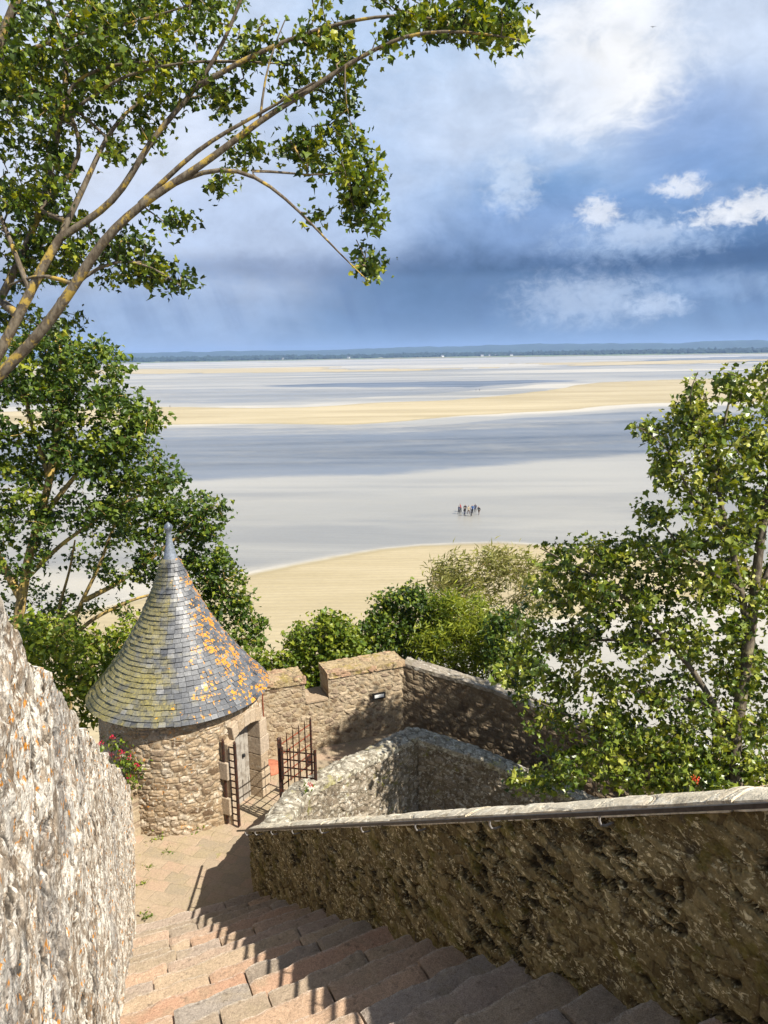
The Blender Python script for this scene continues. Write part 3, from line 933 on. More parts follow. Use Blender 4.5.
def outer_parapet():
    A_ = np.array([-2.95, 15.0]); K = np.array([0.38, 16.30]); Bp = np.array([5.6, 10.4])
    root = empty('crenellated_parapet', (A_[0] + 1, A_[1] + .5, LAND_Z), 'sunlit tan rubble parapet with one crenel gap behind the iron gate', 'parapet')
    d = unit(A_, K); L = np.linalg.norm(K - A_)
    f = lambda t: A_ + d * t
    T = 0.62
    xs = lambda px: None
    # along d: merlon 0..t1, crenel t1..t2, merlon t2..L
    t1, t2 = 1.28, 1.80
    sill = -7.42; top = -6.92
    base = LAND_Z - 0.1
    def seg(ta, tb, zt, seed):
        a, b = f(ta), f(tb)
        return [(a[0], a[1], base, zt), (b[0], b[1], base, zt)]
    sweep_wall('masonry', seg(0, t1, top, 1), -T, M['parapet'], root, size=0.17, amp=0.022, res=0.026, seed=41, flat=1.5)
    sweep_wall('sill', seg(t1 + .004, t2 - .004, sill, 2), -T, M['parapet'], root, size=0.17, amp=0.022, res=0.026, seed=41, flat=1.5)
    sweep_wall('masonry', seg(t2, L, top, 3), -T, M['parapet'], root, size=0.17, amp=0.022, res=0.026, seed=41, flat=1.5)
    nb = np.array([-d[1], d[0]])            # away from the walk
    for ta, tb in ((-0.02, t1 + 0.02), (t2 - 0.02, L + 0.03)):
        pth = [(*(f(ta) - nb * 0.03), top + .003, top + 0.13), (*(f(tb) - nb * 0.03), top + .003, top + 0.13)]
        sweep_wall('coping', pth, -(T + 0.06), M['cope_tan'], root, size=0.34, amp=0.020, rough=0.02, res=0.03, seed=43, flat=1.0, joint=0.05)
    # crenel sill slab
    b = MB()
    p = [f(t1 + .01) - nb * .02, f(t2 - .01) - nb * .02, f(t2 - .01) + nb * (T + .02), f(t1 + .01) + nb * (T + .02)]
    b.box8([(*q, sill + .012) for q in p] + [(*q, sill + .07) for q in p])
    o = b.build('sill_slab', M['dressed'], root, bevel=0.01)
    # drop of the wall to the rock outside
    b = MB()
    p = [f(-0.3) + nb * .1, f(L + .1) + nb * .1, f(L + .2) + nb * (T + 0.03), f(-0.3) + nb * (T + .03)]
    b.box8([(*q, -17) for q in p] + [(*q, base + .02) for q in p])
    b.build('footing', M['dressed'], root)
    # slit through the wall, made up as a white plate in a dark frame
    pl = empty('slit_panel', (*f(L - 0.55), -7.45), 'small white plaque in a dark frame standing in for a slit in the sunlit parapet', 'panel')
    c = f(L - 0.62) - nb * 0.045
    b = MB(); e = np.array([d[0], d[1], 0]); u = np.array([0, 0, 1.0]); n3 = np.array([-nb[0], -nb[1], 0])
    cc = np.array([c[0], c[1], -7.50])
    def plate(mb, w, h, off, t):
        o_ = cc + n3 * off
        q = [o_ - e * w - u * h, o_ + e * w - u * h, o_ + e * w + u * h, o_ - e * w + u * h]
        mb.box8([tuple(x) for x in q] + [tuple(x + n3 * t) for x in q])
    plate(b, 0.155, 0.075, 0, 0.025); b.build('frame', M['black'], pl)
    b = MB(); plate(b, 0.11, 0.035, 0.026, 0.006); b.build('plate', M['white_plate'], pl)
    # second stretch, running back to the right in shade
    r2 = empty('rampart_wall', (*((K + Bp) / 2), LAND_Z), 'long shaded rampart wall mottled with leaf shadow behind the right-hand tree', 'wall')
    rp = np.array([(0.38, 16.30, -6.93), at_z(492, 693, -7.34), at_z(575, 728, -7.80), at_z(616, 743, -8.02), at_z(680, 775, -8.50)])
    rp = np.concatenate([rp, [rp[-1] * 2 - rp[-2], rp[-1] * 3.2 - rp[-2] * 2.2]])
    e0_ = rp[0] - (rp[1] - rp[0]) / np.linalg.norm(rp[1] - rp[0]) * 0.30
    wp = [(e0_[0], e0_[1], -12.0, e0_[2])] + [(a, b_, -12.0, c) for a, b_, c in rp]
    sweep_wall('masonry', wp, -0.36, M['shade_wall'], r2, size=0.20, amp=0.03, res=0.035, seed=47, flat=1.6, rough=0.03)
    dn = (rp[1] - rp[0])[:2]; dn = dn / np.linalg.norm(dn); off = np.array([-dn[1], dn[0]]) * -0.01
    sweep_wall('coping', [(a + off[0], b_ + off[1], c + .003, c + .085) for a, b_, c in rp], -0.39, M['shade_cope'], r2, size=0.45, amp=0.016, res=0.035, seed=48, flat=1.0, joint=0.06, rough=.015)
    b = MB()
    for k in range(len(rp) - 1):
        a, b_ = rp[k][:2], rp[k + 1][:2]
        nn_ = np.array([-(b_ - a)[1], (b_ - a)[0]]); nn_ = nn_ / np.linalg.norm(nn_)
        b.box8([(*q, -22) for q in (a + nn_ * .06, b_ + nn_ * .06, b_ + nn_ * .32, a + nn_ * .32)] + [(*q, -11.9) for q in (a + nn_ * .06, b_ + nn_ * .06, b_ + nn_ * .32, a + nn_ * .32)], .3)
    b.build('footing', M['dressed'], r2)


outer_parapet()

# ---- inner garden wall: from the stair wall's end past the gate and round the corner
def inner_wall():
    root = empty('garden_wall', (-0.5, 14.0, LAND_Z), 'lichen-whitened rubble wall turning a corner beside the gate', 'wall')
    pts = [(-2.10, 11.05, -7.44), (-1.76, 12.45, -7.52), (-0.70, 13.55, -7.58), (0.47, 14.76, -7.62),
           tuple(at_z(480, 749, -7.97)), tuple(at_z(540, 775, -8.40)), tuple(at_z(600, 799, -8.85)), tuple(at_z(680, 830, -9.5))]
    T = 0.42
    p = np.array(pts)
    # dense smooth path
    s = np.concatenate([[0], np.cumsum(np.hypot(np.diff(p[:, 0]), np.diff(p[:, 1])))])
    su = np.linspace(0, s[-1], 60)
    q = np.stack([np.interp(su, s, p[:, k]) for k in range(3)], 1)
    k = np.ones(3) / 3
    for c in range(3): q[1:-1, c] = np.convolve(q[:, c], k, 'valid')
    sweep_wall('masonry', [(a, b, -10.2, z - 0.08) for a, b, z in q], T, M['inner'], root, size=0.19, amp=0.032, res=0.032, seed=51, rough=0.02, flat=1.4)
    sweep_wall('coping', [(a, b, z - 0.077, z + 0.03) for a, b, z in q], T + 0.02, M['inner_cope'], root, size=0.26, amp=0.025, res=0.024, seed=53, rough=0.03, flat=0.8, joint=0.12, top_round=0.05)


inner_wall()

# ------------------------------------------------------------------ turret
TC = np.array([-4.03, 14.02]); TR = 1.53
DOOR_AZ = math.atan2(-0.45, 0.89)        # door looks to the right, a little towards the steps


def turret():
    root = empty('stone_turret', (TC[0], TC[1], LAND_Z), 'round stone turret under a conical slate roof with orange lichen', 'turret')
    zb, zt = LAND_Z - 0.25, -6.34
    # wall: a cylinder with a doorway cut through
    nu = 400; nv = 84
    th = np.linspace(0, 2 * np.pi, nu + 1)[:-1] + DOOR_AZ
    z = np.linspace(zb, zt, nv)
    TH, Zg = np.meshgrid(th, z, indexing='ij')
    batter = 1 + 0.02 * (zt - Zg) / (zt - zb)
    P = np.stack([TC[0] + TR * batter * np.cos(TH), TC[1] + TR * batter * np.sin(TH), Zg], -1)
    h, sid, edge = stones(P, 0.20, 61, 0.020, 1.9, 0.13)
    h = h + 0.03 * fbm(P * 1.7, 3, 64) + 0.012 * fbm(P * 16, 3, 65)
    P[..., 0] += np.cos(TH) * h; P[..., 1] += np.sin(TH) * h
    rel = (TH - DOOR_AZ + np.pi) % (2 * np.pi) - np.pi
    arc = rel * TR
    dw, dh = 0.40, 1.62
    door_top = LAND_Z + dh + 0.10 * (1 - (arc / dw) ** 2)
    hole = (np.abs(arc) < dw) & (Zg < door_top)
    idx = np.arange(nu * nv).reshape(nu, nv)
    qs = []
    i2 = np.roll(idx, -1, axis=0); hole2 = np.roll(hole, -1, axis=0)
    q = np.stack([idx[:, :-1], i2[:, :-1], i2[:, 1:], idx[:, 1:]], -1)
    keep = ~(hole[:, :-1] & hole2[:, :-1] & hole[:, 1:] & hole2[:, 1:])
    q = q[keep]
    me = mesh_np('wall', P.reshape(-1, 3), q.ravel(), [4] * len(q), {'sid': sid.ravel(), 'edge': edge.ravel()}, False)
    link_mesh('wall', me, M['turret'], root)
    # dressed door surround, deep reveal, plank door set back inside
    fo = np.array([math.cos(DOOR_AZ), math.sin(DOOR_AZ), 0]); si = np.array([-math.sin(DOOR_AZ), math.cos(DOOR_AZ), 0]); up = np.array([0, 0, 1.0])
    c0 = np.array([TC[0], TC[1], LAND_Z])
    def P3(f_, s_, z_): return tuple(c0 + fo * f_ + si * s_ + up * z_)
    fr = MB()
    rnd = random.Random(3)
    for sg in (-1, 1):
        zc = -0.15
        for k in range(5):
            hh = (dh + 0.15) / 5
            w = 0.20 + 0.05 * (k % 2); out_ = TR + 0.055 + rnd.uniform(-.006, .006)
            a, b = (dw - 0.03, dw + w)
            s0, s1 = (a, b) if sg > 0 else (-b, -a)
            z0, z1 = zc + 0.004, zc + hh - 0.004
            fr.box8([P3(TR - .42, s0, z0), P3(out_, s0, z0), P3(out_, s1, z0), P3(TR - .42, s1, z0),
                     P3(TR - .42, s0, z1), P3(out_, s0, z1), P3(out_, s1, z1), P3(TR - .42, s1, z1)], rnd.random())
            zc += hh
    # arched lintel of voussoirs
    n = 5
    for k in range(n):
        a0, a1 = -1 + 2 * k / n + .004, -1 + 2 * (k + 1) / n - .004
        def arch(a, r_): return (a * (dw + 0.02) , dh + 0.10 * (1 - a * a) + r_)
        v = []
        for f_ in (TR - .42, TR + .06):
            for a, r_ in ((a0, 0), (a1, 0), (a1, .26), (a0, .26)):
                s_, z_ = arch(a, r_); v.append(P3(f_, s_ * (1 + .1 * (r_ > 0)), z_))
        fr.add(v, [(0, 1, 2, 3), (7, 6, 5, 4), (0, 4, 5, 1), (1, 5, 6, 2), (2, 6, 7, 3), (3, 7, 4, 0)], rnd.random())
    flat = [i for f in fr.f for i in f]
    me = mesh_np('door_frame', np.array(fr.v), flat, [len(f) for f in fr.f], {'sid': fr.t, 'edge': [0.0] * len(fr.v)}, False)
    o = link_mesh('door_frame', me, M['dressed'], root)
    b_ = o.modifiers.new('bevel', 'BEVEL'); b_.width = 0.014; b_.segments = 2
    d = MB()
    for k in range(6):
        s0 = -dw + .03 + k * (2 * dw - .06) / 6; s1 = s0 + (2 * dw - .06) / 6 - .006
        d.box8([P3(TR - .30, s0, 0), P3(TR - .24, s0, 0), P3(TR - .24, s1, 0), P3(TR - .30, s1, 0),
                P3(TR - .30, s0, dh + .1), P3(TR - .24, s0, dh + .1), P3(TR - .24, s1, dh + .1), P3(TR - .30, s1, dh + .1)], 0.5)
    door = d.build('door', M['wood'], root)
    k = MB(); k.lathe(P3(TR - .215, .18, .95), [(.0, -.03), (.03, -.025), (.035, 0), (.03, .025), (0, .03)], 10); k.build('handle', M['black'], door)
    # eaves board under the slates
    e = MB()
    n = 64; vs = []; fs = []
    for (r, zz) in ((TR - .05, zt - .02), (TR + .02, zt - .02), (1.60, -6.29), (1.60, -6.26), (TR - .05, -6.14)):
        for q_ in range(n):
            a = 2 * math.pi * q_ / n; vs.append((TC[0] + r * math.cos(a), TC[1] + r * math.sin(a), zz))
    for i in range(4):
        for q_ in range(n):
            q2 = (q_ + 1) % n; fs.append((i * n + q_, i * n + q2, (i + 1) * n + q2, (i + 1) * n + q_))
    e.add(vs, fs)
    e.build('eaves', M['black'], root)
    # slate roof: bell-cast cone, each slate its own slab inside one mesh
    ridge_z = -3.72; eave_z = -6.33; er = 1.68
    prof_t = np.array([0, .12, .30, .55, .8, 1.0]); prof_r = np.array([er, 1.40, 1.03, 0.62, 0.31, 0.12])
    rad = lambda t: np.interp(t, prof_t, prof_r)
    ncourse = 35
    V = []; Fq = []; tint = []; side = []
    rnd = random.Random(9)
    base_cone = []
    for ci in range(ncourse):
        t0 = ci / ncourse; t1 = min(1.0, (ci + 1.9) / ncourse)
        r0, r1 = float(rad(t0)), float(rad(t1))
        z0 = eave_z + (ridge_z - eave_z) * t0; z1 = eave_z + (ridge_z - eave_z) * t1
        n = max(10, int(2 * math.pi * r0 / (0.128 if ci < 26 else 0.10)))
        off = (ci % 2) * 0.5 + rnd.uniform(-.1, .1)
        slope = math.atan2(z1 - z0, r0 - r1)
        nrx, nrz = math.sin(slope), math.cos(slope)
        for k in range(n):
            a0 = 2 * math.pi * (k + off + .02) / n; a1 = 2 * math.pi * (k + 1 + off - .02) / n
            th_ = 0.018 + rnd.uniform(0, .008); lift = 0.030 + rnd.uniform(0, .012)
            dz = rnd.uniform(-.008, .008)
            base = len(V)
            am = (a0 + a1) / 2
            for (rr, zz, l) in ((r0, z0 + dz, lift), (r1, z1 + dz, 0.0)):
                for a in (a0, am, a1):
                    for t in (l, l + th_):
                        V.append((TC[0] + (rr + nrx * t) * math.cos(a), TC[1] + (rr + nrx * t) * math.sin(a), zz + nrz * t))
            # verts: row0: a0(l,l+), am, a1 ; row1 the same
            o0, o1 = base, base + 6
            for s in (0, 1):
                Fq.append((o0 + 2 * s + 1, o0 + 2 * s + 3, o1 + 2 * s + 3, o1 + 2 * s + 1))      # top
                Fq.append((o0 + 2 * s, o0 + 2 * s + 2, o0 + 2 * s + 3, o0 + 2 * s + 1))          # lower edge
            Fq.append((o0, o0 + 1, o1 + 1, o1)); Fq.append((o0 + 4, o1 + 4, o1 + 5, o0 + 5))
            tv = min(1, max(0, rnd.gauss(.42, .17)))
            sd = 0.5 - 0.5 * (math.cos(am) * 0.95 + math.sin(am) * 0.3)
            tint += [tv] * 12; side += [sd] * 12
    # closed cone beneath
    n = 64; b0 = len(V)
    for t in np.linspace(0, 1, 12):
        r = float(rad(t)) - .012; z_ = eave_z + (ridge_z - eave_z) * t
        for k in range(n):
            a = 2 * math.pi * k / n; V.append((TC[0] + r * math.cos(a), TC[1] + r * math.sin(a), z_)); tint.append(.1); side.append(.5)
    for i in range(11):
        for k in range(n):
            k2 = (k + 1) % n; Fq.append((b0 + i * n + k, b0 + i * n + k2, b0 + (i + 1) * n + k2, b0 + (i + 1) * n + k))
    me = mesh_np('roof', np.array(V), [i for f in Fq for i in f], [len(f) for f in Fq], {'tint': tint, 'side': side}, False)
    roof = link_mesh('roof', me, M['slate'], root)
    fm = MB()
    fm.lathe((TC[0], TC[1], ridge_z), [(.165, -.10), (.15, -.06), (.12, .05), (.085, .2), (.055, .36), (.045, .48), (.05, .5), (.045, .52), (.075, .56), (.085, .60), (.07, .64), (.03, .675), (.005, .70)], 24)
    fm.build('finial', M['lead'], roof, True)


turret()

# low stub of wall between the boundary wall and the turret
def stub():
    root = empty('low_wall_stub', (-5.2, 12.6, LAND_Z), 'short brown block of wall between the lichen wall and the turret foot', 'wall')
    sweep_wall('masonry', [(-4.62, 12.42, LAND_Z - .2, -7.55), (-5.35, 13.1, LAND_Z - .2, -7.45)], 0.5, M['parapet'], root, size=0.25, amp=0.02, res=0.035, seed=71)
    sweep_wall('coping', [(-4.60, 12.40, -7.545, -7.42), (-5.36, 13.12, -7.445, -7.32)], 0.54, M['cope_tan'], root, size=0.5, amp=0.012, res=0.035, seed=72, flat=1.0, joint=.05)


stub()

# ------------------------------------------------------------------ iron gate
def grille(name, a, b, z0, z1, nst, nru, label, cat, mat, spikes=True, bar=0.016, mat2=None, post=None):
    """an iron grille between two plan points: upright bars and cross bars riveted together"""
    a = np.array(a); b = np.array(b)
    root = empty(name, (a[0], a[1], z0), label, cat)
    u = MB()
    for k in range(nst):
        p = a + (b - a) * k / (nst - 1)
        w = bar * (1.9 if k in (0, nst - 1) else 1.0)
        u.bar((p[0], p[1], z0), (p[0], p[1], z1), w, w, up=(b[0] - a[0], b[1] - a[1], 0))
        if spikes: u.tube([(p[0], p[1], z1 - .001), (p[0], p[1], z1 + .03), (p[0], p[1], z1 + .075)], [w * .5, w * .62, .002], 6)
    u.build('upright_bars', mat, root)
    c = MB()
    nrm = np.array([-(b - a)[1], (b - a)[0]]) / np.linalg.norm(b - a)
    for k in range(nru):
        z = z0 + 0.07 + (z1 - z0 - 0.16) * k / (nru - 1)
        o = nrm * (bar * 1.05)
        c.bar((a[0] + o[0], a[1] + o[1], z), (b[0] + o[0], b[1] + o[1], z), 0.008, 0.026)
    c.build('cross_bars', mat2 or mat, root)
    return root


GZ = LAND_Z + 0.03
gp = np.array([-1.93, 12.72]); 
g1 = grille('iron_grille', (-2.98, 12.80), (-2.75, 12.70), GZ, LAND_Z + 1.66, 2, 12, 'narrow ladder-like iron grille fixed against the turret wall', 'grille', M['iron'], bar=0.022)
g2 = grille('iron_gate', (-1.93, 12.74), (-1.46, 13.50), LAND_Z + .12, LAND_Z + 1.70, 6, 8, 'open gate leaf of rusty red cross bars swung back from its post', 'gate', M['iron'], mat2=M['rust'])
g3 = grille('iron_grille', (-1.90, 12.66), (-1.30, 12.52), LAND_Z + .98, LAND_Z + 1.62, 5, 4, 'dark iron grille standing on top of the garden wall', 'grille', M['iron'], spikes=False, bar=0.02)
g3_ = MB(); g3_.bar((-1.28, 12.50, LAND_Z + .55), (-1.28, 12.50, LAND_Z + 1.64), .03, .03); g3_.build('end_post', M['iron'], g3)
pm = MB(); pm.bar((-1.96, 12.70, LAND_Z - .02), (-1.96, 12.70, LAND_Z + 1.72), .042, .042, up=(1, 0, 0)); pm.lathe((-1.96, 12.70, LAND_Z + 1.74), [(.01, -.02), (.03, 0), (.03, .02), (.01, .045)], 10)
pr = empty('gate_post', (-1.96, 12.70, LAND_Z), 'slender dark iron post carrying the open gate leaf', 'post')
pm.build('shaft', M['iron'], pr)
lk = MB(); lk.box8([(-1.52, 13.38, LAND_Z + .80), (-1.47, 13.46, LAND_Z + .80), (-1.49, 13.475, LAND_Z + .80), (-1.54, 13.395, LAND_Z + .80),
                    (-1.52, 13.38, LAND_Z + 1.0), (-1.47, 13.46, LAND_Z + 1.0), (-1.49, 13.475, LAND_Z + 1.0), (-1.54, 13.395, LAND_Z + 1.0)]); lk.build('lock_box', M['iron'], g2)

# rusty rod against the parapet and the round red stone at its foot
rd = empty('iron_rod', (-2.60, 14.98, LAND_Z), 'thin rusty rod rising against the parapet beside the turret door', 'rod')
b = MB(); b.tube([(-2.60, 14.98, LAND_Z - .02), (-2.60, 14.98, -6.45)], .016, 8); b.build('shaft', M['rust'], rd)
b = MB()
for zz in (-8.1, -7.2):
    b = MB(); b.tube([(-2.60, 14.98, zz), (-2.62, 15.14, zz)], .01, 6); b.build('clamp', M['iron'], rd)
ts = empty('red_stone', (-2.50, 14.72, LAND_Z), 'low rounded red stone on the paving at the foot of the rod', 'stone')
b = MB(); b.lathe((-2.50, 14.72, LAND_Z - .03), [(.26, 0), (.30, .03), (.30, .07), (.26, .11), (.12, .14), (.01, .145)], 28); b.build('stone_body', M['terracotta'], ts, True)

# ------------------------------------------------------------------ hillside, lower path
FORT = np.array([(-2.2, -6), (3.9, -6), (5.4, 3.5), (7.6, 9.6), (8.6, 11.8), (0.8, 17.0), (-3.2, 15.8), (-6.6, 15.3), (-6.4, 11.5), (-4.9, 11.5), (-1.2, 1.0)])


def sdf_poly(p, poly):
    d = np.full(p.shape[:-1], 1e9); ins = np.zeros(p.shape[:-1], bool)
    n = len(poly); j = n - 1
    for i in range(n):
        a, b = poly[j], poly[i]
        e = b - a; w = p - a
        t = np.clip((w @ e) / (e @ e), 0, 1)
        d = np.minimum(d, np.hypot(w[..., 0] - e[0] * t, w[..., 1] - e[1] * t))
        c = ((poly[i, 1] > p[..., 1]) != (poly[j, 1] > p[..., 1])) & (p[..., 0] < (poly[j, 0] - poly[i, 0]) * (p[..., 1] - poly[i, 1]) / (poly[j, 1] - poly[i, 1] + 1e-12) + poly[i, 0])
        ins ^= c; j = i
    return np.where(ins, -d, d)


def hill_z(x, y):
    p = np.stack([np.asarray(x, float), np.asarray(y, float)], -1)
    d = np.maximum(sdf_poly(p, FORT), 0)
    P3 = np.concatenate([p, np.zeros_like(p[..., :1])], -1)
    z = -9.7 - 0.95 * d - 3.0 * sstep(0.5, 4, d) + 0.9 * fbm(P3 * 0.22, 4, 80)
    # lower path on the right
    m = np.exp(-((p[..., 0] - 9.5) / 3.6) ** 2 - ((p[..., 1] - 18.0) / 3.2) ** 2)
    m = sstep(0.25, 0.6, m)
    z = z * (1 - m) + (-12.0) * m
    return np.maximum(z, SAND_Z - 1.5)


def build_hill():
    xs = np.concatenate([np.linspace(-60, -14, 40)[:-1], np.linspace(-14, 18, 90), np.linspace(18, 60, 36)[1:]])
    ys = np.concatenate([np.linspace(-30, -6, 14)[:-1], np.linspace(-6, 26, 90), np.linspace(26, 66, 36)[1:]])
    gx, gy = np.meshgrid(xs, ys)
    gz = hill_z(gx, gy)
    idx = np.arange(gx.size).reshape(gx.shape)
    q = np.stack([idx[:-1, :-1], idx[:-1, 1:], idx[1:, 1:], idx[1:, :-1]], -1).reshape(-1, 4)
    me = mesh_np('hillside', np.stack([gx, gy, gz], -1).reshape(-1, 3), q.ravel(), [4] * len(q), None, True)
    tag(link_mesh('hillside', me, M['soil']), kind='structure')
    # lower path slab
    n = 28; v = []; f = []
    for k in range(n):
        a = 2 * math.pi * k / n
        v.append((9.5 + 2.4 * math.cos(a) * (1 + .1 * math.sin(3 * a)), 18.0 + 2.0 * math.sin(a), -11.93))
    v.append((9.5, 18, -11.9))
    for k in range(n): f.append((k, (k + 1) % n, n))
    b = MB(); b.add(v, f)
    tag(b.build('lower_path', M['rockpath']), kind='structure')


build_hill()

# ------------------------------------------------------------------ tidal flats
def mat_flats():
    m, nt, out = material('tidal_sand')
    P = nt.pos()
    dry = nt.attr('dry'); wet = nt.attr('wet'); deep_cloudshade = nt.attr('deep_cloudshade')
    n1 = nt.noise(nt.scalev(P, (0.03, 0.09, 1)), 1.0, 6, 0.6)
    n2 = nt.noise(nt.scalev(P, (0.25, 0.6, 1)), 1.0, 6, 0.65)
    n3 = nt.noise(nt.scalev(P, (1.3, 3.2, 1)), 1.0, 4, 0.6)
    j = nt.math('ADD', nt.math('MULTIPLY', nt.math('SUBTRACT', n1, 0.5), 0.45), nt.math('MULTIPLY', nt.math('SUBTRACT', n2, 0.5), 0.35))
    n0 = nt.noise(nt.scalev(P, (0.004, 0.022, 1)), 1.0, 7, 0.62, 0.6)
    n9 = nt.noise(nt.scalev(P, (0.0011, 0.0075, 1)), 1.0, 6, 0.6, 0.5)
    j = nt.math('ADD', j, nt.math('MULTIPLY', nt.math('SUBTRACT', n0, 0.5), 0.55))
    dm = nt.step(nt.math('ADD', dry, j), 0.22, 0.86)
    wm = nt.step(nt.math('ADD', wet, nt.math('MULTIPLY', j, 1.2)), 0.15, 0.85)
    pm_ = nt.step(nt.math('ADD', deep_cloudshade, nt.math('MULTIPLY', j, 1.1)), 0.25, 0.85)
    n10 = nt.noise(nt.scalev(P, (0.00045, 0.0024, 1)), 1.0, 7, 0.66, 0.8)
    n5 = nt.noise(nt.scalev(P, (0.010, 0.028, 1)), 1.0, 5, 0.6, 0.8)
    grey = nt.mix(nt.step(n0, 0.38, 0.62), (0.25, 0.242, 0.215), (0.37, 0.35, 0.305))
    grey = nt.mix(nt.math('MULTIPLY', nt.step(n10, 0.44, 0.54), 0.75), grey, (0.52, 0.47, 0.375))
    grey = nt.mix(nt.math('MULTIPLY', nt.step(n9, 0.50, 0.60), 0.7), grey, (0.16, 0.165, 0.16))
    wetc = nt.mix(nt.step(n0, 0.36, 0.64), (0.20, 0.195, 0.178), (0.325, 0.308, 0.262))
    wetc = nt.mix(nt.math('MULTIPLY', nt.step(n5, 0.42, 0.62), 0.5), wetc, (0.335, 0.315, 0.262))  # pale and dark bands of cloud shade painted into the wet sand
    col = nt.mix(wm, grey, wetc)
    col = nt.mix(pm_, col, nt.mix(nt.step(n0, 0.34, 0.62), (0.045, 0.060, 0.082), (0.145, 0.16, 0.18)))  # water tone, also used for the painted cloud shadow band
    tan = nt.mix(nt.step(n0, 0.35, 0.65), (0.33, 0.272, 0.165), (0.44, 0.372, 0.24))
    tan = nt.mix(nt.step(nt.math('ADD', dry, j), 0.55, 1.15), (0.27, 0.22, 0.115), tan)
    # ripple marks on dry sand
    wv = nt.n('ShaderNodeTexWave', wave_type='BANDS', bands_direction='Y'); nt.put(wv.inputs['Vector'], nt.scalev(P, (0.25, 1, 1)))
    wv.inputs['Scale'].default_value = 0.22; wv.inputs['Distortion'].default_value = 6; wv.inputs['Detail'].default_value = 3; wv.inputs['Detail Scale'].default_value = 1.2
    tan = nt.mix(nt.math('MULTIPLY', wv.outputs['Fac'], 0.28), tan, (0.24, 0.20, 0.13))
    col = nt.mix(dm, col, tan)
    hs = nt.n('ShaderNodeHueSaturation'); nt.put(hs.inputs['Value'], nt.remap(n3, 0.3, 0.7, 0.93, 1.06)); nt.put(hs.inputs['Color'], col)
    rough = nt.math('ADD', nt.math('MULTIPLY', dm, 0.55), nt.remap(wm, 0, 1, 0.40, 0.30))
    bh = nt.math('ADD', n3, nt.math('MULTIPLY', wv.outputs['Fac'], 0.6))
    principled(nt, out, hs.outputs[0], rough, nt.bump(bh, 0.25, 0.05), 0.35)
    return m


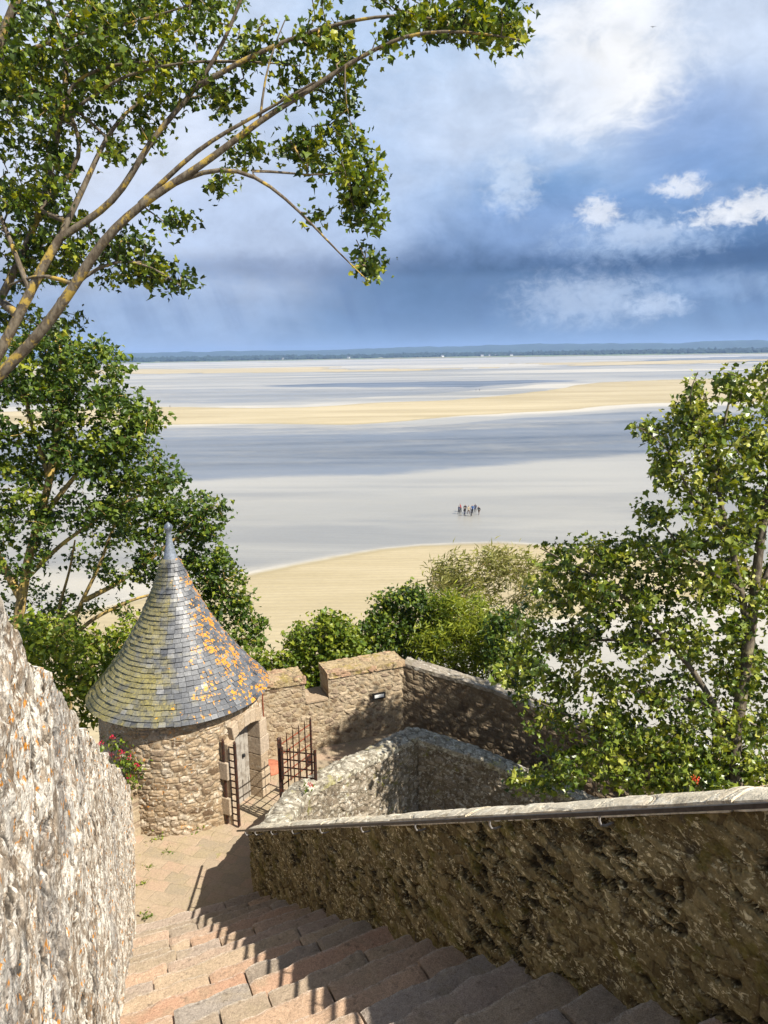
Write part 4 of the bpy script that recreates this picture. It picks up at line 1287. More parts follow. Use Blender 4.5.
def build_flats():
    # polar sheet around the mount, fine enough for the drying bars and channels
    ang = np.radians(np.concatenate([np.linspace(-180, -40, 36)[:-1], np.linspace(-40, 40, 330), np.linspace(40, 180, 36)[1:]]))
    # equal steps in 1/r look even from the height of the mount
    rr = 36.0 / np.tan(np.radians(np.concatenate([np.linspace(44, 20, 40)[:-1], np.linspace(20, 0.55, 440), np.geomspace(0.5, 0.11, 14)])))
    RR, AA = np.meshgrid(rr, ang, indexing='ij')
    X = RR * np.sin(AA); Y = RR * np.cos(AA)
    # survey curves of the bars: (azimuth ratio x/y -> distance north), given in metres
    def line(pix):
        w = np.array([at_z(px, py, SAND_Z)[:2] for px, py in pix])
        return w
    def north(pix):
        w = line(pix); a = np.arctan2(w[:, 0], w[:, 1]); r = np.hypot(w[:, 0], w[:, 1])
        o = np.argsort(a)
        return np.interp(AA, a[o], np.log(r[o]))
    LR = np.log(RR)
    P3 = np.stack([X * 0.012, Y * 0.012, 0 * X], -1)
    wob = fbm(P3, 5, 90) * 0.05
    def band(lo, hi, s):
        """1 between the near curve lo and the far curve hi"""
        return sstep(-s, s, LR - north(lo) + wob) * sstep(-s, s, north(hi) - LR - wob)
    dry = np.zeros_like(X); deep_cloudshade = np.zeros_like(X); wet = np.zeros_like(X)
    # the long far bar
    dry = np.maximum(dry, band([(-60, 428), (150, 426), (350, 424), (500, 414), (660, 404), (768, 401), (900, 398)],
                               [(-60, 414), (150, 408), (300, 407), (450, 400), (545, 391), (600, 382), (680, 380), (768, 377), (900, 372)], 0.02))
    dry = np.maximum(dry, 0.95 * band([(-60, 376), (200, 374), (400, 371), (768, 362), (900, 360)], [(-60, 371), (200, 369), (400, 366), (768, 359), (900, 356)], 0.03) * (0.3 + 0.9 * (fbm(P3 * 0.25, 4, 95) > -0.1)))
    # near beach: tongue of tan sand
    dry = np.maximum(dry, band([(-100, 900), (240, 860), (330, 720), (420, 640), (500, 622), (560, 618), (640, 606), (768, 590)],
                               [(-100, 640), (100, 610), (240, 576), (330, 557), (420, 546), (500, 544), (600, 552), (680, 562), (768, 572)], 0.03))
    # cloud shadow between them, painted in the tone of shallow water
    deep_cloudshade = np.maximum(deep_cloudshade, band([(-60, 486), (200, 480), (380, 474), (520, 462), (650, 452), (768, 446)], [(-60, 440), (200, 436), (380, 434), (520, 424), (650, 418), (768, 414)], 0.05) * 0.85)
    deep_cloudshade = np.maximum(deep_cloudshade, 0.62 * band([(-60, 448), (200, 446), (400, 440), (640, 430)], [(-60, 432), (200, 429), (400, 427), (640, 412)], 0.02))
    deep_cloudshade = np.maximum(deep_cloudshade, 0.95 * band([(240, 388), (330, 387), (470, 387), (560, 382)], [(240, 386.5), (330, 383), (470, 381), (560, 380)], 0.015) * sstep(-0.20, -0.1, AA) * (1 - sstep(0.22, 0.27, AA)))
    deep_cloudshade = np.maximum(deep_cloudshade, 0.55 * band([(-60, 408), (200, 404), (400, 397), (560, 384)], [(-60, 392), (200, 389), (400, 389), (560, 381)], 0.02))
    deep_cloudshade = np.maximum(deep_cloudshade, 0.75 * band([(560, 368), (768, 362)], [(560, 364), (768, 355.5)], 0.02) * sstep(0.1, 0.3, AA))
    deep_cloudshade = np.maximum(deep_cloudshade, 0.8 * band([(150, 374), (400, 371)], [(150, 372.6), (400, 369.6)], 0.01) * (1 - sstep(-.05, .12, AA)))
    wet = np.maximum(wet, band([(-60, 575), (240, 570), (420, 545), (600, 545), (768, 550)], [(-60, 430), (200, 426), (500, 416), (768, 404)], 0.05))
    wet = np.maximum(wet, 0.7 * band([(-60, 410), (300, 405), (600, 382)], [(-60, 385), (300, 380), (600, 372)], 0.04))
    str_ = fbm(np.stack([X * 0.002, Y * 0.010, 0 * X], -1), 5, 97)
    wet = np.clip(wet * (0.75 + 0.5 * str_) , 0, 1)
    deep_cloudshade = np.clip(deep_cloudshade * (0.95 + 0.35 * str_), 0, 1)
    nr, na = X.shape
    idx = np.arange(nr * na).reshape(nr, na)
    q = np.stack([idx[:-1, :-1], idx[1:, :-1], idx[1:, 1:], idx[:-1, 1:]], -1).reshape(-1, 4)
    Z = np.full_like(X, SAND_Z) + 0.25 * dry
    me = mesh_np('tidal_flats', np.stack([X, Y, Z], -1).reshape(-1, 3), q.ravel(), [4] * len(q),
                 {'dry': dry.ravel(), 'wet': wet.ravel(), 'deep_cloudshade': deep_cloudshade.ravel()}, True)
    tag(link_mesh('tidal_flats', me, mat_flats()), 'wide tidal flats of wet grey sand with tan bars, shallow water and painted cloud shade', kind='structure')


build_flats()

# ------------------------------------------------------------------ far coast
M['far_wood'] = mat_plain('far_wood', (0.022, 0.042, 0.026), 0.95, 0.5, 0.02, 0.0, 0.0, col2=(0.012, 0.024, 0.016))
M['far_hill'] = mat_plain('far_hill', (0.030, 0.055, 0.035), 0.95, 0.4, 0.006, 0.0, 0.0, col2=(0.018, 0.035, 0.024))
M['far_field'] = mat_plain('far_field', (0.12, 0.16, 0.06), 0.95, 0.4, 0.01, 0.0, 0.0, col2=(0.20, 0.18, 0.09))


def ridge(name, r0, r1, hfun, mat, kind, n=900, rows=9, seed=100):
    a = np.radians(np.linspace(-55, 55, n))
    V = []
    for j in range(rows):
        t = j / (rows - 1)
        r = r0 + (r1 - r0) * t + 0 * a
        prof = math.sin(math.pi * min(1, t * 1.0)) ** 0.7
        P3 = np.stack([np.sin(a) * r * 0.004, np.cos(a) * r * 0.004, 0 * a + t * 3], -1)
        h = hfun(a) * prof * (0.75 + 0.5 * (fbm(P3, 5, seed) * 0.5 + 0.5)) if 0 < t < 1 else 0 * a
        V.append(np.stack([np.sin(a) * r, np.cos(a) * r, SAND_Z + 0.3 + h], -1))
    V = np.stack(V, 0)
    idx = np.arange(rows * n).reshape(rows, n)
    q = np.stack([idx[:-1, :-1], idx[:-1, 1:], idx[1:, 1:], idx[1:, :-1]], -1).reshape(-1, 4)
    me = mesh_np(name, V.reshape(-1, 3), q.ravel(), [4] * len(q), None, True)
    return tag(link_mesh(name, me, mat), kind=kind)


ridge('coast', 4720, 5400, lambda a: 7 + 2 * np.sin(a * 9), M['far_field'], 'structure', rows=5, seed=101)
ridge('hills', 8200, 10500, lambda a: 92 + 22 * a / 0.5 + 8 * np.sin(a * 13) + 5 * np.sin(a * 31 + 1), M['far_hill'], 'structure', n=700, rows=9, seed=104)


def far_wood():
    """the wooded shore: thousands of crowns that read as one dark mass"""
    rng = np.random.default_rng(5)
    n = 5200
    a = np.radians(rng.uniform(-42, 42, n)); r = 4900 + 900 * rng.random(n) ** 1.5
    keep = fbm(np.stack([np.sin(a) * r * 0.003, r * 0.004, 0 * a], -1), 3, 110) > -0.28
    a, r = a[keep], r[keep]; n = len(a)
    ico = [(0, 0, 1)] + [(math.cos(k * 2 * math.pi / 6) * .9, math.sin(k * 2 * math.pi / 6) * .9, .35) for k in range(6)] + [(math.cos((k + .5) * 2 * math.pi / 6), math.sin((k + .5) * 2 * math.pi / 6), -.5) for k in range(6)]
    ico = np.array(ico)
    fc = [(0, 1 + k, 1 + (k + 1) % 6) for k in range(6)] + [(1 + k, 7 + k, 1 + (k + 1) % 6) for k in range(6)] + [(1 + (k + 1) % 6, 7 + k, 7 + (k + 1) % 6) for k in range(6)]
    w = rng.uniform(10, 26, n); h = rng.uniform(7, 13, n)
    c = np.stack([np.sin(a) * r, np.cos(a) * r, SAND_Z + 5 + (r - 4900) * 0.016 + h * .5], -1)
    V = c[:, None] + ico[None] * np.stack([w, w, h], -1)[:, None] * (1 + 0.25 * rng.standard_normal((n, 13, 1)))
    f = (np.arange(n) * 13)[:, None, None] + np.array(fc)[None]
    me = mesh_np('distant_wood', V.reshape(-1, 3), f.ravel(), [3] * (n * len(fc)), None, False)
    tag(link_mesh('distant_wood', me, M['far_wood']), 'dark wooded shoreline far across the bay', 'wood', kind='stuff')


far_wood()

M['far_white'] = mat_plain('far_render', (0.72, 0.70, 0.66), 0.8, 0.1, 0.5)
M['far_roof'] = mat_plain('far_slate', (0.16, 0.16, 0.18), 0.7, 0.2, 0.5)


def far_houses():
    rng = random.Random(14)
    b = MB()
    # walls
    p = [(-6, -4.5, 0), (6, -4.5, 0), (6, 4.5, 0), (-6, 4.5, 0), (-6, -4.5, 6), (6, -4.5, 6), (6, 4.5, 6), (-6, 4.5, 6)]
    b.add(p + [(-6, 0, 10), (6, 0, 10)], [(0, 3, 2, 1), (0, 1, 5, 4), (2, 3, 7, 6), (1, 2, 6, 9, 5), (3, 0, 4, 8, 7)])
    r = MB()
    r.add([(-6.6, -5.2, 5.5), (6.6, -5.2, 5.5), (6.6, 0, 10.3), (-6.6, 0, 10.3), (-6.6, 5.2, 5.5), (6.6, 5.2, 5.5)], [(0, 1, 2, 3), (3, 2, 5, 4)])
    spots = []
    for px in (444, 470, 483, 489, 497, 506, 513, 528, 540, 556, 575, 284, 350, 612, 650):
        spots.append((px + rng.uniform(-2, 2), 4790 + rng.uniform(0, 90)))
    proto = None
    for px, Y in spots:
        q = at(px, 355, Y)
        root = empty('white_house', (q[0], q[1], SAND_Z + 6.5), 'tiny white house on the far shore of the bay', 'house', 'white houses along the far shore', rng.uniform(-.5, .5))
        root.scale = (1.3, 1.3, 1.1)
        if proto is None:
            w = link_mesh('wall', mesh_np('wall', np.array(b.v), [i for f in b.f for i in f], [len(f) for f in b.f], {'tint': b.t}), M['far_white'])
            rf = link_mesh('roof', mesh_np('roof', np.array(r.v), [i for f in r.f for i in f], [len(f) for f in r.f], {'tint': r.t}), M['far_roof'])
            proto = (w, rf)
            w.parent = root; rf.parent = root
        else:
            for o in proto:
                c = o.copy(); C.objects.link(c); c.parent = root


far_houses()

# ------------------------------------------------------------------ trees
MAPLE = np.array([(0, 0), (.36, -.02), (.36, .22), (.56, .52), (.27, .60), (.05, 1.0), (-.22, .63), (-.52, .56), (-.33, .24), (-.38, -.04)])
OVAL = np.array([(0, 0), (.26, .30), (.22, .68), (0, 1.0), (-.22, .68), (-.26, .30)])
SLIM = np.array([(0, 0), (.09, .4), (0, 1.0), (-.09, .4)])


def leaves(centers, size, outline, rng, up=0.6, wind=(0, 0, 0), droop=0.3, sizevar=0.35, tint_mu=0.45, tint_sd=0.22, ctint=None):
    n = len(centers)
    nrm = rng.standard_normal((n, 3)) * (1 - up) + np.array([0, 0, 1.0]) * up
    nrm /= np.linalg.norm(nrm, axis=1)[:, None]
    d = rng.standard_normal((n, 3)) + np.array(wind) + np.array([0, 0, -droop])
    d -= nrm * (d * nrm).sum(1)[:, None]
    d /= np.maximum(np.linalg.norm(d, axis=1), 1e-6)[:, None]
    s = np.cross(d, nrm)
    sz = size * (1 + sizevar * rng.uniform(-1, 1, n))
    k = len(outline)
    o = np.concatenate([[(0, .36)], outline]) if k > 4 else outline
    fold = rng.uniform(0.1, 0.9, n); curl = rng.uniform(-0.2, 0.7, n)
    jit = rng.normal(0, 0.07, (n, o.shape[0], 2)) if k > 4 else np.zeros((n, o.shape[0], 2))
    sx_ = rng.uniform(0.75, 1.15, n)
    x = (o[:, 0][None] * sx_[:, None] + jit[..., 0]) * sz[:, None]; y = (o[:, 1][None] + jit[..., 1]) * sz[:, None]
    zz = np.abs(x) * fold[:, None] - curl[:, None] * y * y / sz[:, None]
    V = centers[:, None] + s[:, None] * x[..., None] + d[:, None] * y[..., None] + nrm[:, None] * zz[..., None]
    t = np.clip(rng.normal(tint_mu, tint_sd, n) + (0 if ctint is None else ctint), 0, 1)
    m = o.shape[0]
    if k > 4: f = np.array([(0, 1 + i, 1 + (i + 1) % k) for i in range(k)])
    else: f = np.array([(0, 1, 2), (0, 2, 3)])
    Fi = (np.arange(n) * m)[:, None, None] + f[None]
    return V.reshape(-1, 3), Fi.reshape(-1, 3), np.repeat(t, m)


class Skel:
    def __init__(self):
        self.p = []; self.par = []; self.rmin = []

    def poly(self, pts, step=0.2, parent=None, r=0.0, r1=None):
        pts = np.array(pts, float)
        s = np.concatenate([[0], np.cumsum(np.linalg.norm(np.diff(pts, axis=0), axis=1))])
        n = max(2, int(s[-1] / step) + 1)
        su = np.linspace(0, s[-1], n)
        # Catmull-like smoothing through light averaging
        q = np.stack([np.interp(su, s, pts[:, k]) for k in range(3)], 1)
        for _ in range(3): q[1:-1] = (q[:-2] + 2 * q[1:-1] + q[2:]) / 4
        r1 = r if r1 is None else r1
        last = parent
        if parent is None and self.p:
            d = np.linalg.norm(np.array(self.p) - q[0], axis=1); last = int(d.argmin())
        start = 0
        if last is not None and np.linalg.norm(np.array(self.p[last]) - q[0]) < 0.02: start = 1
        for i in range(start, n):
            self.p.append(q[i]); self.par.append(-1 if last is None else last)
            self.rmin.append(r + (r1 - r) * i / (n - 1))
            last = len(self.p) - 1
        return last

    def grow(self, targets, rng, step=0.18, bend=0.25, sag=0.0, twist=0.05):
        """every target becomes a twig tip joined to the nearest wood"""
        P = np.array(self.p); tips = []
        d0 = np.array([np.linalg.norm(P - t, axis=1).min() for t in targets])
        cap = len(P) + 40 * len(targets)
        buf = np.empty((cap, 3)); buf[:len(P)] = P; n = len(P)
        for i in np.argsort(d0):
            t = targets[i]
            dd = np.linalg.norm(buf[:n] - t, axis=1)
            k = int(dd.argmin()); L = dd[k]
            m = max(1, min(30, int(L / step)))
            a = buf[k].copy(); last = k
            side = rng.standard_normal(3) * bend * L * 0.35
            for j in range(1, m + 1):
                u = j / m
                q = a + (t - a) * u + side * math.sin(math.pi * u) + np.array([0, 0, -sag * L * u * u]) + rng.standard_normal(3) * twist * step * (j < m)
                buf[n] = q; self.p.append(q); self.par.append(last); self.rmin.append(0.0)
                last = n; n += 1
            tips.append(last)
        return tips

    def radii(self, r_tip=0.004, power=2.3, rmax=0.3):
        n = len(self.p); acc = np.zeros(n); has = np.zeros(n, bool)
        for i in range(n):
            if self.par[i] >= 0: has[self.par[i]] = True
        for i in range(n - 1, -1, -1):
            if not has[i]: acc[i] += r_tip ** power
            acc[i] = max(acc[i], self.rmin[i] ** power if self.rmin[i] > 0 else 0)
            if self.par[i] >= 0: acc[self.par[i]] += acc[i] if self.rmin[self.par[i]] == 0 else 0
        return np.minimum(acc ** (1 / power), rmax)

    def mesh(self, name, rad, mat, parent):
        n = len(self.p); kids = [[] for _ in range(n)]; roots = []
        for i, q in enumerate(self.par):
            (kids[q].append(i) if q >= 0 else roots.append(i))
        chains = []; stack = [(r, None) for r in roots]
        while stack:
            i, start = stack.pop()
            ch = [start, i] if start is not None else [i]
            while kids[i]:
                ks = sorted(kids[i], key=lambda k: -rad[k])
                for k in ks[1:]: stack.append((k, i))
                i = ks[0]; ch.append(i)
            if len(ch) > 1: chains.append((ch, start is not None))
        V = []; Fq = []; nV = 0
        P = np.array(self.p)
        for ch, br in chains:
            pts = P[ch]; rr = rad[ch].copy()
            if br: rr[0] = min(rr[0], rr[1] * 1.25)
            ns = 8 if rr.max() > 0.03 else (5 if rr.max() > 0.012 else 3)
            d = np.gradient(pts, axis=0); d[np.linalg.norm(d, axis=1) < 1e-7] = (0.1, 0.2, 1.0); d /= np.linalg.norm(d, axis=1)[:, None]
            ref = np.array([0.31, 0.95, 0.11]); ref2 = np.array([0.9, -.2, .4])
            s = np.cross(d, ref); bad = np.linalg.norm(s, axis=1) < 0.2; s[bad] = np.cross(d[bad], ref2)
            s /= np.linalg.norm(s, axis=1)[:, None]; u = np.cross(s, d)
            a = np.arange(ns) * 2 * np.pi / ns
            ring = pts[:, None] + (s[:, None] * np.cos(a)[None, :, None] + u[:, None] * np.sin(a)[None, :, None]) * rr[:, None, None]
            V.append(ring.reshape(-1, 3))
            m = len(ch)
            i0 = nV + (np.arange(m - 1) * ns)[:, None] + np.arange(ns)[None]
            i1 = nV + (np.arange(m - 1) * ns)[:, None] + ((np.arange(ns) + 1) % ns)[None]
            Fq.append(np.stack([i0, i1, i1 + ns, i0 + ns], -1).reshape(-1, 4)); nV += m * ns
        V = np.concatenate(V); Fq = np.concatenate(Fq)
        me = mesh_np(name, V, Fq.ravel(), [4] * len(Fq), None, True)
        return link_mesh(name, me, mat, parent)


def blob_targets(blobs, rng, dens=1.0):
    """twig tips filling the leafy masses: (px, py, rx, ry, distance, spread, count)"""
    T = []
    for (px, py, rx, ry, Y, dY, n) in blobs:
        for _ in range(max(2, int(n * dens + .5))):
            a = rng.uniform(0, 2 * math.pi); r = math.sqrt(rng.random())
            T.append(at(px + rx * r * math.cos(a), py + ry * r * math.sin(a), Y + dY * rng.uniform(-1, 1)))
    return np.array(T)


def make_tree(name, label, cat, base, limbs, blobs, leafmat, barkmat, seed, outline=MAPLE, size=0.13, per=14, spread=0.2, up=0.55, wind=(0, 0, 0),
              droop=0.4, group=None, tmu=0.45, tsd=0.2, r_tip=0.005, sag=0.0, step=0.18, rmax=0.3, tip_tint=0.0, bend=0.25, dens=1.0):
    rng = np.random.default_rng(seed)
    root = empty(name, base, label, cat, group)
    sk = Skel()
    for i, (pts, r0, r1) in enumerate(limbs):
        sk.poly(pts, 0.2, None, r0, r1)
    T = blob_targets(blobs, rng, dens)
    tips = sk.grow(T, rng, step, bend, sag)
    rad = sk.radii(r_tip, 2.3, rmax)
    sk.mesh('trunk', rad, barkmat, root)
    P = np.array(sk.p)[tips]
    par = np.array(sk.p)[[sk.par[t] for t in tips]]
    c = np.repeat(P, per, 0); back = np.repeat(par, per, 0)
    u = rng.random((len(c), 1)) * 0.9
    c = c * (1 - u) + back * u + rng.standard_normal(c.shape) * spread * np.array([1, 1, .8]) + np.array(wind) * 0.1
    ct = np.repeat(rng.normal(0, 0.20, len(P)), per) + tip_tint
    c = np.clip(c, np.repeat(P, per, 0) - 2.2 * spread - 0.1, np.repeat(P, per, 0) + 2.2 * spread + 0.1)
    V, Fi, t = leaves(c, size, outline, rng, up, wind, droop, 0.4, tmu, tsd, ct)
    me = mesh_np('crown', V, Fi.ravel(), np.full(len(Fi), 3), {'tint': t}, False)
    link_mesh('crown', me, leafmat, root)
    return root


def poly_at(pix, Y0, Y1):
    n = len(pix)
    return [at(px, py, Y0 + (Y1 - Y0) * i / (n - 1)) for i, (px, py) in enumerate(pix)]


# --- overhanging sycamore, upper left
A_base = np.array([-7.2, 9.4, -9.5])
make_tree('sycamore_tree', 'sycamore leaning in from the upper left with long lichened limbs', 'tree', A_base.tolist(), [
    ([A_base, (-6.9, 9.4, -5), (-6.5, 9.4, -2.0), at(-60, 440, 9.4), at(-20, 398, 9.4)], .15, .11),
    (poly_at([(-20, 398), (0, 374), (40, 335), (75, 285), (105, 236), (145, 201), (210, 160), (260, 120), (310, 90), (350, 62), (384, 45), (405, 32), (428, 32), (470, 30), (520, 40)], 9.4, 9.0), .074, .009),
    (poly_at([(-40, 420), (0, 352), (17, 320), (30, 292), (50, 252), (60, 238)], 9.6, 9.8), .070, .052),
    (poly_at([(60, 238), (72, 210), (88, 180), (105, 136), (130, 105), (152, 92)], 9.8, 10.2), .042, .016),
    (poly_at([(60, 238), (95, 216), (117, 200), (130, 178), (150, 140), (200, 85), (225, 40), (242, 0), (250, -30)], 9.8, 9.6), .048, .016),
    (poly_at([(140, 204), (200, 146), (270, 108), (315, 82)], 9.3, 9.1), .034, .012),
    (poly_at([(200, 85), (250, 56), (300, 35), (350, 20), (384, 15), (418, 14), (450, 22)], 9.6, 9.3), .034, .010),
    (poly_at([(170, 186), (200, 170), (226, 166), (252, 171), (273, 187), (307, 218), (330, 244), (348, 262), (367, 280)], 9.3, 8.9), .030, .006),
    (poly_at([(252, 171), (286, 171), (325, 180), (345, 172)], 9.2, 9.0), .018, .006),
    (poly_at([(0, 300), (25, 250), (45, 200), (60, 120), (70, 60), (40, -20)], 10.2, 10.8), .05, .03),
    (poly_at([(60, 300), (90, 268), (125, 255), (160, 268), (180, 285)], 9.6, 9.4), .03, .008),
    (poly_at([(40, 210), (90, 150), (55, 90), (110, 62), (240, 62)], 10.0, 10.0), .03, .012),
    (poly_at([(60, 120), (120, 75), (180, 62), (240, 60), (300, 66)], 9.9, 9.6), .022, .008),
    (poly_at([(0, 60), (60, 38), (130, 24), (190, 5)], 10.0, 9.9), .028, .010),
    (poly_at([(30, 292), (10, 240), (-10, 190)], 9.7, 9.9), .035, .02),
    (poly_at([(105, 136), (70, 100), (20, 85)], 10.0, 10.0), .02, .008),
    (poly_at([(260, 120), (262, 90), (270, 50), (285, 20)], 9.2, 9.3), .016, .006),
    (poly_at([(345, 66), (340, 100), (352, 130)], 9.0, 9.0), .012, .005),
    (poly_at([(75, 285), (40, 270), (10, 285)], 9.5, 9.8), .03, .012),
    (poly_at([(-60, 300), (-30, 150), (0, 40), (25, -20)], 10.5, 10.5), .08, .05),
], [
    (55, 45, 75, 62, 10.65, 1.17, 150), (20, 130, 48, 80, 10.65, 1.17, 130), (125, 35, 70, 48, 10.55, 1.04, 95), (105, 105, 60, 50, 10.45, 0.91, 62),
    (35, 225, 48, 55, 10.55, 0.78, 80), (85, 250, 46, 40, 10.35, 0.65, 42), (175, 95, 48, 50, 10.35, 0.78, 34), (160, 278, 28, 12, 9.85, 0.39, 18), (130, 256, 30, 24, 9.85, 0.39, 22),
    (205, 55, 46, 50, 10.25, 0.78, 40), (225, 102, 14, 14, 9.95, 0.26, 9), (262, 38, 26, 24, 9.85, 0.39, 14), (300, 85, 26, 14, 9.55, 0.39, 13), (322, 45, 30, 32, 9.65, 0.52, 32), (345, 70, 12, 14, 9.55, 0.26, 8),
    (325, 145, 36, 24, 9.45, 0.39, 34), (352, 178, 26, 26, 9.35, 0.39, 27), (358, 215, 19, 22, 9.35, 0.33, 19), (364, 252, 10, 20, 9.30, 0.26, 14), (298, 152, 22, 16, 9.45, 0.39, 12),
    (335, 105, 12, 20, 9.45, 0.26, 9), (318, 218, 10, 8, 9.35, 0.13, 3), (440, 16, 56, 18, 9.55, 0.52, 48), (492, 22, 30, 24, 9.45, 0.52, 42), (390, 40, 22, 10, 9.45, 0.39, 8), (410, -20, 110, 20, 9.75, 0.65, 40),
    (215, 185, 8, 7, 9.55, 0.13, 5), (250, 145, 26, 16, 9.65, 0.39, 12), (176, 222, 14, 8, 9.75, 0.26, 8), (60, 320, 22, 20, 10.25, 0.39, 10), (15, 300, 20, 30, 10.55, 0.39, 18), (180, 10, 60, 30, 10.55, 0.65, 30)],
    M['leafA'], M['barkA'], 101, dens=0.72, size=0.072, per=18, spread=0.09, up=0.35, wind=(0.5, 0.1, -.2), droop=0.5, tmu=0.50, tsd=0.26, r_tip=0.0065)

# --- trees on the slope to the left, behind the turret
def stand(px, py, Y):
    p = at(px, py, Y); return (float(p[0]), float(p[1]), float(hill_z(p[0], p[1])) - 0.2)

b1 = np.array(stand(20, 640, 17.0))
make_tree('broadleaf_tree', 'tall leafy tree filling the left edge between the lichen wall and the bay', 'tree', b1.tolist(), [
    ([b1, at(15, 640, 17.0), at(28, 560, 17.0), at(50, 480, 17.0), at(62, 400, 17), at(60, 345, 17)], .20, .05),
    (poly_at([(22, 600), (-10, 540), (-30, 450)], 17, 17), .10, .04),
    (poly_at([(40, 520), (80, 470), (120, 430), (150, 410)], 17, 17.2), .07, .02),
    (poly_at([(50, 480), (30, 420), (20, 370), (30, 330)], 17, 17), .06, .02),
    (poly_at([(25, 580), (60, 545), (110, 510), (150, 490)], 17, 16.8), .06, .02)],
    [(40, 365, 46, 40, 17.2, 1.2, 85), (85, 375, 40, 36, 17.2, 1.2, 60), (20, 430, 50, 50, 17, 1.4, 80), (95, 430, 50, 42, 17, 1.2, 85), (140, 420, 22, 20, 17, .6, 22),
     (60, 490, 60, 40, 17, 1.2, 70), (130, 470, 42, 30, 17, 1, 55), (165, 482, 18, 14, 17, .5, 12), (10, 540, 40, 50, 17, 1.2, 50), (100, 520, 36, 20, 17, .8, 26), (-40, 450, 40, 120, 17, 1.2, 60)],
    M['leafB'], M['barkB'], 102, dens=0.95, outline=MAPLE, size=0.108, per=21, spread=0.15, up=0.5, wind=(.3, 0, 0), tmu=0.45, tsd=0.22)

b2 = np.array(stand(70, 640, 20.0))
make_tree('broadleaf_tree', 'leafy tree with yellowish forked stems directly behind the turret roof', 'tree', b2.tolist(), [
    ([b2, at(62, 650, 19.0), at(80, 605, 19), at(100, 565, 19), at(112, 530, 19), at(130, 490, 19.2)], .13, .03),
    (poly_at([(85, 600), (115, 585), (150, 560), (185, 530), (205, 510)], 19, 19.4), .07, .02),
    (poly_at([(60, 650), (90, 620), (130, 600), (190, 585), (225, 580)], 19, 19.5), .06, .02),
    (poly_at([(55, 660), (58, 610), (70, 570), (75, 540)], 19, 19), .06, .02)],
    [(190, 515, 36, 24, 19.90, .8, 50), (155, 520, 40, 24, 19.70, .8, 42), (205, 555, 26, 26, 19.90, .8, 40), (165, 565, 36, 26, 19.80, .8, 40), (222, 590, 24, 26, 19.90, .7, 40), (235, 625, 26, 24, 19.90, .7, 42),
     (190, 600, 30, 40, 20.30, .7, 45), (110, 560, 50, 28, 19.50, .8, 28), (90, 640, 70, 40, 19.70, .8, 60), (30, 620, 50, 40, 19.50, .8, 45), (250, 645, 14, 10, 19.90, .4, 10), (135, 510, 40, 18, 19.50, .6, 26)],
    M['leafB'], M['barkB'], 103, dens=0.95, outline=MAPLE, size=0.108, per=21, spread=0.15, up=0.5, wind=(.3, 0, 0), tmu=0.40, tsd=0.22)

b3 = np.array(stand(60, 690, 15.2))
make_tree('leafy_shrub', 'bright green shrub crowding against the back of the lichen wall', 'shrub', b3.tolist(), [
    ([b3, at(60, 690, 15.2), at(65, 660, 15.2)], .05, .02), (poly_at([(60, 690), (90, 670), (110, 650)], 15.2, 15.4), .03, .01), (poly_at([(60, 690), (30, 650), (20, 630)], 15.2, 15.2), .03, .01)],
    [(60, 670, 42, 36, 15.2, .8, 80), (95, 665, 30, 36, 15.6, .6, 55), (30, 640, 30, 26, 15.0, .6, 40), (80, 710, 26, 24, 15.2, .5, 30), (120, 640, 24, 24, 16.2, .5, 30), (50, 625, 30, 14, 15.3, .5, 18)],
    M['leafC'], M['barkB'], 104, outline=OVAL, size=0.13, per=16, spread=0.15, up=0.55, tmu=0.55, tsd=0.22)

# --- shrubs beyond the parapet
def shrub(pxb, Y, blobs, label, seed, leafmat, outline, size, per, spread, name='leafy_shrub', wind=(0.2, 0, 0), tmu=.5, bark='barkE', droop=.3, up=.5, r_tip=.004, group=None, nst=5):
    b = np.array(stand(pxb[0], pxb[1], Y))
    rng = random.Random(seed)
    top = at(pxb[0], pxb[1] - 20, Y)
    limbs = [([b, (b + top) / 2 + np.array([.1, 0, 0]), top], .06, .03)]
    for (px, py, rx, ry, yy, dy, n) in blobs[:nst]:
        limbs.append(([top, (top + at(px, py, yy)) / 2 + np.array([rng.uniform(-.1, .1), 0, .1]), at(px, py, yy)], .028, .01))
    return make_tree(name, label, 'shrub', b.tolist(), limbs, blobs, leafmat, M[bark], seed, outline=outline, size=size, per=per, spread=spread, up=up, wind=wind, tmu=tmu, droop=droop, r_tip=r_tip, group=group)


shrub((322, 690), 18.2, [(318, 640, 24, 22, 18.2, .7, 48), (338, 650, 20, 26, 18.2, .7, 45), (304, 655, 14, 16, 18.0, .5, 22), (320, 680, 22, 20, 18.0, .5, 40), (330, 622, 12, 8, 18.2, .3, 10), (352, 655, 18, 14, 18.4, .5, 24), (296, 640, 8, 8, 18.2, .3, 8), (345, 634, 7, 8, 18.3, .2, 7)],
      'rounded bright green shrub showing through the crenel gap', 111, M['leafC'], MAPLE, .10, 22, .14, tmu=.55)
shrub((400, 670), 19.6, [(400, 612, 30, 22, 19.8, .8, 64), (380, 632, 22, 18, 19.6, .7, 40), (425, 630, 22, 24, 19.8, .7, 50), (400, 645, 34, 18, 19.4, .6, 50), (412, 594, 12, 9, 19.8, .4, 12), (388, 604, 8, 10, 19.8, .3, 8), (362, 645, 12, 18, 19.6, .5, 18), (430, 606, 10, 12, 19.8, .3, 10)],
      'dark green bushy shrub rising above the highest merlon', 112, M['leafB'], MAPLE, .095, 22, .14, tmu=.45)
